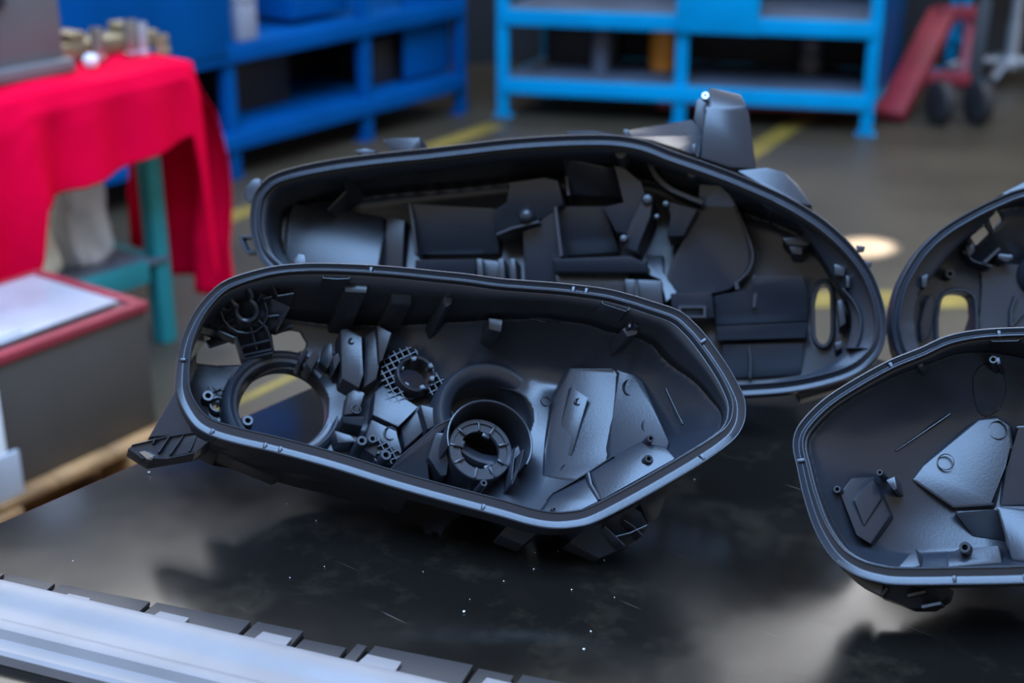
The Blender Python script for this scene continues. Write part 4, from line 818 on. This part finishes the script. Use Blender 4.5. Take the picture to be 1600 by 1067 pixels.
panel_on(rr, T2, R0 + rd * (mid - .03), R0 + rd * (mid + .33), .43, .95, .30, 'rack_cyan', 'drawer', off=-.035)
a = R1 + np.array([.02, .02]); b = R1 + np.array([.30, .66]); panel_on(rr, T2, a, b, .17, 1.3, .02, 'rack_blue', off=0)
# things stored on the racks
def stored(name, label, cat, px, py, z, prof, m, lathe=True, back=0):
    q = onz(px, py, z); q = q + np.array([0, back, 0]); o = lathe_z(name, m, None, prof, (0, 0, 0), 24); o.location = tuple(map(float, q)); tag(o, label, cat); return o
stored('orange_canister', 'orange rounded canister standing on the lower rack shelf', 'canister', 1034, 108, .1875, [(.055, 0), (.062, .01), (.062, .15), (.05, .19), (.02, .20), (.02, .225), (0, .228)], 'orange')
stored('grey_canister', 'slim grey canister standing on the lower rack shelf', 'canister', 938, 112, .1875, [(.04, 0), (.044, .008), (.044, .17), (.03, .20), (.015, .205), (.015, .22), (0, .222)], 'shelf_grey')
stored('steel_jar', 'pale round jar stack on the lower shelf of the bright rack', 'jar', 1266, 112, .1875, [(.05, 0), (.055, .01), (.055, .07), (.04, .085), (.05, .10), (.048, .155), (.03, .165), (0, .166)], 'machine_grey')
qv = onz(334, 242, .1925); qv[:2] += lb * .12; oc_ = lathe_z('pale_canister', 'bag_blue', None, [(.05, 0), (.056, .01), (.056, .17), (.035, .21), (.02, .215), (.02, .24), (0, .243)], (0, 0, 0), 24); oc_.location = tuple(map(float, qv)); tag(oc_, 'pale canister on the low rack shelf just past the red cloth', 'canister')
def carton(name, label, cat, px, py, z, sx, sy, sz, m, rz=0):
    q = onz(px, py, z); o = empty(name, tuple(map(float, q)), rz); tag(o, label, cat); box('body', m, o, (-sx / 2, 0, 0), (sx / 2, sy, sz), .006); return o
c1 = carton('parts_box', 'pale lidded box on the upper shelf beside the blue sheet panel', 'box', 410, 73, .5325, .10, .18, .16, 'box_grey', math.atan2(ld[1], ld[0])); c1.location = (float((L0 + ld * .11)[0]), float((L0 + ld * .11)[1]), .5325); box('lid', 'box_grey', c1, (-.055, -.006, .15), (.055, .186, .175), .006)
for px, py, z, sx, sz, lb_ in ((430, 172, .1925, .34, .2, 'dark lidded crate pushed deep on the lower shelf of the dark blue rack'), (640, 130, .1925, .30, .18, 'dark lidded crate on the lower shelf in the rack corner')):
    q = onz(px, py, z); q[:2] += lb * .08; o = empty('parts_crate', tuple(map(float, q)), math.atan2(ld[1], ld[0])); tag(o, lb_, 'crate'); box('body', 'dark_stuff', o, (-sx / 2, 0, 0), (sx / 2, .26, sz), .008); box('lid', 'dark_stuff', o, (-sx / 2 - .01, -.01, sz), (sx / 2 + .01, .27, sz + .02), .005)
for px, sx, lb_ in ((870, .34, 'dark lidded crate on the lower shelf of the bright rack, left of the orange canister'), (1215, .40, 'wide dark lidded crate on the lower shelf under the bright rack')):
    q = onz(px + 20, 112, .1875); q[:2] += np.array([.06, .14]); o = empty('parts_crate', tuple(map(float, q)), math.atan2(rd[1], rd[0])); tag(o, lb_, 'crate'); box('body', 'dark_stuff', o, (-sx / 2, 0, 0), (sx / 2, .16, .22), .008); box('lid', 'dark_stuff', o, (-sx / 2 - .01, -.01, .22), (sx / 2 + .01, .17, .24), .005)

# ================================================================== pallet truck
pt = empty('pallet_truck', tuple(map(float, onz(1385, 197, 0)))); tag(pt, 'red hand pallet truck with its forks pushed under the blue rack', 'pallet truck')
o0 = onz(1385, 197, 0); R = lambda x, y, z: tuple(map(float, ony(x, y, o0[1]) - o0)) if z is None else None
def rel(p): return tuple(float(a_ - b_) for a_, b_ in zip(p, o0))
f0 = np.array([1.70, 6.50, .075]); fdir = np.array([-.97, .10, 0]); fside = np.array([.10, .97, 0])
for k in (0, .24):
    bar('fork', 'red_paint', pt, rel(f0 + fside * k), rel(f0 + fside * k + fdir * 1.05), .15, .05); lathe_z('fork_roller', 'rubber', pt, [(0, -.05), (.034, -.05), (.036, -.045), (.036, .045), (.034, .05), (0, .05)], rel(f0 + fside * k + fdir * .95 - np.array([0, 0, .0385])), 20, axis=(fside[0], fside[1], 0))
q0 = np.array([1.735, 6.44, .03]); q1 = np.array([2.08, 6.95, .42])
bar('side_beam', 'red_paint', pt, rel(q0), rel(q1), .13, .06); bar('side_beam', 'red_paint', pt, rel(q1 + np.array([-.03, 0, 0])), rel(q1 + np.array([.17, -.02, 0])), .10, .06)
bar('side_beam', 'red_paint', pt, rel(q1 + np.array([.15, 0, 0])), rel(np.array([2.16, 6.75, .10])), .07, .05); bar('cross_bar', 'red_paint', pt, rel(np.array([1.92, 6.66, .17])), rel(np.array([2.14, 6.62, .17])), .05, .06)
bar('mast', 'dark_stuff', pt, rel(np.array([2.16, 6.62, .10])), rel(np.array([2.20, 6.72, .52])), .06, .06)
for k in (-.05, .06): lathe_z('steer_wheel', 'rubber', pt, [(.03, -.03), (.085, -.03), (.098, -.022), (.1, 0), (.098, .022), (.085, .03), (.03, .03)], rel(np.array([2.03 + k * 1.6, 6.42, .1002])), 28, axis=(1, .25, 0))
bar('tow_handle', 'dark_stuff', pt, rel(np.array([2.19, 6.70, .50])), rel(np.array([2.34, 7.0, 1.15])), .03, .03)
tubepath('handle_loop', 'rubber', pt, [rel(np.array([2.34 + .09 * math.sin(t), 7.0 + .02 * math.cos(t), 1.21 - .06 * math.cos(t)])) for t in np.linspace(0, 6.2832, 21)], .013)

# ================================================================== swivel stool and hanging strap
sc_ = onz(1575, 128, 0); st = empty('swivel_stool', tuple(map(float, sc_))); tag(st, 'swivel stool with a pale steel column and star base', 'stool')
lathe_z('column', 'chrome', st, [(.034, .10), (.034, .30), (.028, .305), (.028, .60), (0, .602)]); lathe_z('hub', 'chrome', st, [(0, .07), (.05, .075), (.055, .10), (.045, .135), (0, .14)])
for k in range(5):
    t = k * 2 * math.pi / 5 + .35; e = np.array([math.cos(t), math.sin(t), 0]); lg = tubepath('leg', 'chrome', st, [e * .04 + [0, 0, .11], e * .14 + [0, 0, .105], e * .24 + [0, 0, .085], e * .30 + [0, 0, .065]], .02)
    lathe_z('caster', 'rubber', lg, [(0, -.018), (.024, -.018), (.029, -.012), (.03, 0), (.029, .012), (.024, .018), (0, .018)], tuple(e * .30 + [0, 0, .0302]), 18, axis=(-e[1], e[0], 0))
lathe_z('seat', 'rubber', st, [(0, .60), (.17, .60), (.185, .62), (.185, .65), (.17, .67), (0, .675)], seg=40); 
sq_ = ony(1497, 40, 7.3); sb = empty('blue_stand', (float(sq_[0]), 7.3, 0)); tag(sb, 'blue folding stand leaning beside the red pallet truck', 'stand')
bar('strut', 'rack_cyan', sb, (.06, 0, .03), (-.03, 0, 1.2), .05, .03); bar('strut', 'rack_cyan', sb, (.06, .25, .03), (-.03, .05, 1.2), .05, .03); bar('cross_bar', 'rack_cyan', sb, (.05, 0, .20), (.05, .22, .20), .03, .03); bar('top_rail', 'rack_cyan', sb, (-.14, .02, 1.19), (.08, .02, 1.19), .04, .04)
bar('foot_rail', 'rack_cyan', sb, (-.06, 0, .018), (.16, 0, .018), .05, .03); bar('foot_rail', 'rack_cyan', sb, (-.06, .25, .018), (.16, .25, .018), .05, .03)

# ================================================================== teal bench with red cloth
BL = onz(0, 154, .8)[:2]; BR = onz(278, 100, .8)[:2]; bd = (BR - BL) / np.linalg.norm(BR - BL); bb = np.array([-bd[1], bd[0]]); BW = 1.35; BL = BR - bd * BW
tb = empty('teal_bench', (float(BL[0]), float(BL[1]), 0), math.atan2(bd[1], bd[0])); tag(tb, 'teal-legged steel bench under the red cloth', 'bench')
box('bench_top', 'shelf_grey', tb, (.0, .02, .755), (BW, .62, .795), .004)
for x in (.02, BW - .055):
    for y in (.10, .54): box('leg', 'teal_paint', tb, (x, y, 0), (x + .05, y + .05, .755), .004)
box('lower_shelf', 'shelf_grey', tb, (.02, .09, .245), (BW - .02, .6, .258), .003); box('shelf_rail', 'teal_paint', tb, (.09, .085, .20), (BW - .09, .115, .262), .003); box('shelf_rail', 'teal_paint', tb, (.09, .565, .20), (BW - .09, .595, .262), .003)
for x in (.03, BW - .07): box('shelf_rail', 'teal_paint', tb, (x, .15, .20), (x + .04, .53, .262), .003)
# cloth: top sheet, front drop and right-hand drop in one draped sheet
def cloth():
    nx, ny = 110, 56; vs = []; fs = []
    for j in range(ny):
        v = j / (ny - 1)
        for i in range(nx):
            u = i / (nx - 1); x = -.02 + u * (BW + .05)
            sm = lambda t: max(0, min(1, t)) ** 2 * (3 - 2 * max(0, min(1, t))); drop = .18 + .24 * max(0, .97 - u) + (.20 + .05 * math.sin(u * 40)) * sm((.625 - u) / .03) + .42 * sm((u - .975) / .02)
            if v < .35: y = .45 - (v / .35) * .47; z = .803 + .003 * math.sin(u * 25 + v * 9)
            else:
                t = (v - .35) / .65; wv = (.004 + .010 * t + .02 * t * (u < .72)) * math.sin(u * 44 + .6 * math.sin(u * 9)) + .015 * t; y = -.022 - wv * min(1, t * 3) - .02 * min(1, t * 6); z = .803 - drop * t - .004 * min(1, t * 20)
            vs.append((x, y, z))
    for j in range(ny - 1):
        for i in range(nx - 1): a_ = j * nx + i; fs.append((a_, a_ + 1, a_ + nx + 1, a_ + nx))
    base = len(vs); my = 30; mx = 18      # right-hand end drop
    for j in range(my):
        t = j / (my - 1)
        for i in range(mx):
            u = i / (mx - 1); y = .45 - u * .47; wv = (.01 + .03 * t) * math.sin(u * 21 + 1); vs.append((BW + .03 + (wv + .09 * math.sin(min(1, t * 1.3) * 2.4) + .01) * min(1, t * 5), y - .0, .803 - (.70 - .1 * (1 - u)) * t))
    for j in range(my - 1):
        for i in range(mx - 1): a_ = base + j * mx + i; fs.append((a_, a_ + 1, a_ + mx + 1, a_ + mx))
    o = raw('red_cloth', vs, fs, 'red_cloth', None, 180); md = o.modifiers.new('cloth', 'SOLIDIFY'); md.thickness = .002; md.offset = 1
    o.location = tb.location; o.rotation_euler = tb.rotation_euler; tag(o, 'bright red cloth draped over the teal bench', 'cloth'); return o
cloth()
def on_bench(name, label, cat, group=None):
    o = empty(name, tb.location, tb.rotation_euler.z); tag(o, label, cat, group); return o
def bench_xy(px, py, z): q = onz(px, py, z)[:2] - BL; return float(q @ bd), float(q @ bb)
def atb(x, y, z): q = BL + bd * x + bb * y; return (float(q[0]), float(q[1]), z)
# machine block
mx_, my_ = bench_xy(106, 112, .807)
mb = empty('machine_block', atb(mx_ - .52, my_, .808), tb.rotation_euler.z); tag(mb, 'grey cast machine block with a dark bore, on the red cloth', 'machine')
box('body', 'machine_grey', mb, (0, 0, 0), (.52, .34, .52), .012); box('base_flange', 'machine_grey', mb, (-.01, -.025, 0), (.53, .36, .035), .006)
lathe_z('bore', 'dark_stuff', mb, [(0, -.004), (.022, -.004), (.026, .001), (.026, .006), (0, .006)], (.34, -.001, .20), 28, axis=(0, -1, 0)); box('data_sheet', 'white_paper', mb, (.10, -.004, .12), (.245, -.0005, .42), .0005)
# shiny turned parts
for k, (px, py, r, h, mm, lb_) in enumerate(((155, 95, .017, .085, 'clip_steel', 'shiny upright steel bushing on the red cloth beside the machine block'), (208, 88, .019, .095, 'clip_steel', 'tallest shiny steel bushing on the red cloth'), (225, 86, .015, .085, 'chrome', 'slim dull steel bushing beside the tallest one on the cloth'), (255, 84, .018, .05, 'brass', 'short brassy bushing near the end of the red cloth'))):
    x, y = bench_xy(px, py, .807); o = lathe_z('bushing', mm, None, [(r * .6, h), (r * .6, .02), (r, .0), (r * 1.15, .0), (r * 1.15, .012), (r, .014), (r, h - .004), (r * .95, h)][::-1], (0, 0, 0), 28); o.location = atb(x, y, .808); tag(o, lb_, 'bushing', 'turned parts on the red cloth')
x, y = bench_xy(190, 92, .807); o = empty('fixture_plate', atb(x, y + .045, .808), tb.rotation_euler.z); tag(o, 'low brassy fixture block behind the bushings on the red cloth', 'fixture'); box('block', 'brass', o, (-.16, .02, 0), (.18, .12, .045), .006); box('jaw', 'brass', o, (-.10, .03, .045), (-.05, .11, .07), .004); box('jaw', 'brass', o, (.08, .03, .045), (.13, .11, .07), .004)
x, y = bench_xy(143, 104, .807); o = lathe_z('lock_nut', 'white_paper', None, [(0, .0), (.016, .0), (.02, .008), (.02, .02), (.012, .03), (0, .033)], (0, 0, 0), 24); o.location = atb(x, y, .808); tag(o, 'small pale lock nut at the front of the red cloth', 'nut')
# bags on the lower shelf
def bag(label, x, y, z, sx, sy, sz, m, seed):
    rnd = random.Random(seed); bm = bmesh.new(); bmesh.ops.create_icosphere(bm, subdivisions=4, radius=1)
    ph = [rnd.uniform(0, 6) for _ in range(6)]
    for v in bm.verts:
        c = v.co; k = 1 + .10 * math.sin(c.x * 5 + ph[0]) * math.sin(c.y * 4 + ph[1]) + .07 * math.sin(c.z * 9 + c.x * 6 + ph[2]) + .04 * math.sin(c.x * 17 + c.z * 11 + ph[3])
        sq = lambda t: math.copysign(abs(t) ** .7, t)
        v.co = Vector((sq(c.x) * sx * k, sq(c.y) * sy * k, max(sq(c.z) * k, -.62) * sz))
    zz = min(v.co.z for v in bm.verts); bmesh.ops.translate(bm, verts=bm.verts[:], vec=(0, 0, -zz)); o = link('plastic_bag', bm, m, None, 180); o.location = atb(x, y, z); o.rotation_euler = (0, 0, tb.rotation_euler.z); tag(o, label, 'bag', 'bags on the bench shelf'); return o
x, y = bench_xy(130, 405, .26); bag('creamy crumpled plastic bag at the front of the bench shelf', BW - .41, .22, .2585, .10, .09, .16, 'bag_plastic', 1)
x, y = bench_xy(195, 370, .26); bag('whitish knotted plastic bag beside the teal leg on the bench shelf', BW - .19, .27, .2585, .08, .09, .17, 'bag_blue', 2)

# ================================================================== grey crate on a pallet
K0 = onz(40, 742, .15)[:2]; K1 = onz(245, 650, .15)[:2]; kd = (K1 - K0) / np.linalg.norm(K1 - K0); KW = float(np.linalg.norm(K1 - K0)) + .55; K0 = K1 - kd * KW
kr = math.atan2(kd[1], kd[0]); KD = .37
pal = empty('wooden_pallet', (float(K0[0]), float(K0[1]), 0), kr); tag(pal, 'rough wooden pallet under the grey crate', 'pallet')
for k in range(3): box('block', 'wood', pal, (.02 + k * (KW - .14) / 2, -.05, 0.018), (.12 + k * (KW - .14) / 2, .07, .11), .004); box('block', 'wood', pal, (.02 + k * (KW - .14) / 2, KD - .14, 0.018), (.12 + k * (KW - .14) / 2, KD - .02, .11), .004)
for k in range(3): box('board', 'wood', pal, (0, -.04 + k * (KD - .08) / 2, 0), (KW, .06 + k * (KD - .08) / 2, .017), .003)
for k in range(6): box('board', 'wood', pal, (k * (KW - .15) / 5, -.04, .111), (.15 + k * (KW - .15) / 5, KD, .13), .003)
cr = empty('steel_crate', (float(K0[0]), float(K0[1]), .1305), kr); tag(cr, 'grey steel crate with a worn red rim, standing on the wooden pallet', 'crate')
box('body', 'crate_grey', cr, (0, 0, 0), (KW, KD, .29), .006)
for a_, b_ in (((-.005, -.006, .275), (KW + .005, .022, .298)), ((-.005, KD - .022, .275), (KW + .005, KD + .006, .298)), ((KW - .022, .023, .275), (KW + .005, KD - .023, .298)), ((-.005, .023, .275), (.022, KD - .023, .298))): box('rim_bar', 'red_paint', cr, a_, b_, .004)
fs_ = empty('film_sheet', (float(K0[0]), float(K0[1]), .4285), kr); tag(fs_, 'glossy bluish white sheet lying on the grey crate', 'sheet'); box('sheet', 'film_white', fs_, (.04, .04, 0), (KW - .04, KD - .035, .006), .002); box('sheet', 'film_white', fs_, (.08, .05, .0065), (KW - .28, KD - .06, .012), .003)
wp = empty('white_panel', (float(K0[0]), float(K0[1]), 0), kr); tag(wp, 'white panel standing against the front of the grey crate', 'panel')
box('board', 'white_paper', wp, (KW - .95, -.022, .131), (KW - .405, -.0075, .37), .003); box('edge_strip', 'film_white', wp, (KW - .95, -.034, .131), (KW - .385, -.0225, .23), .003)
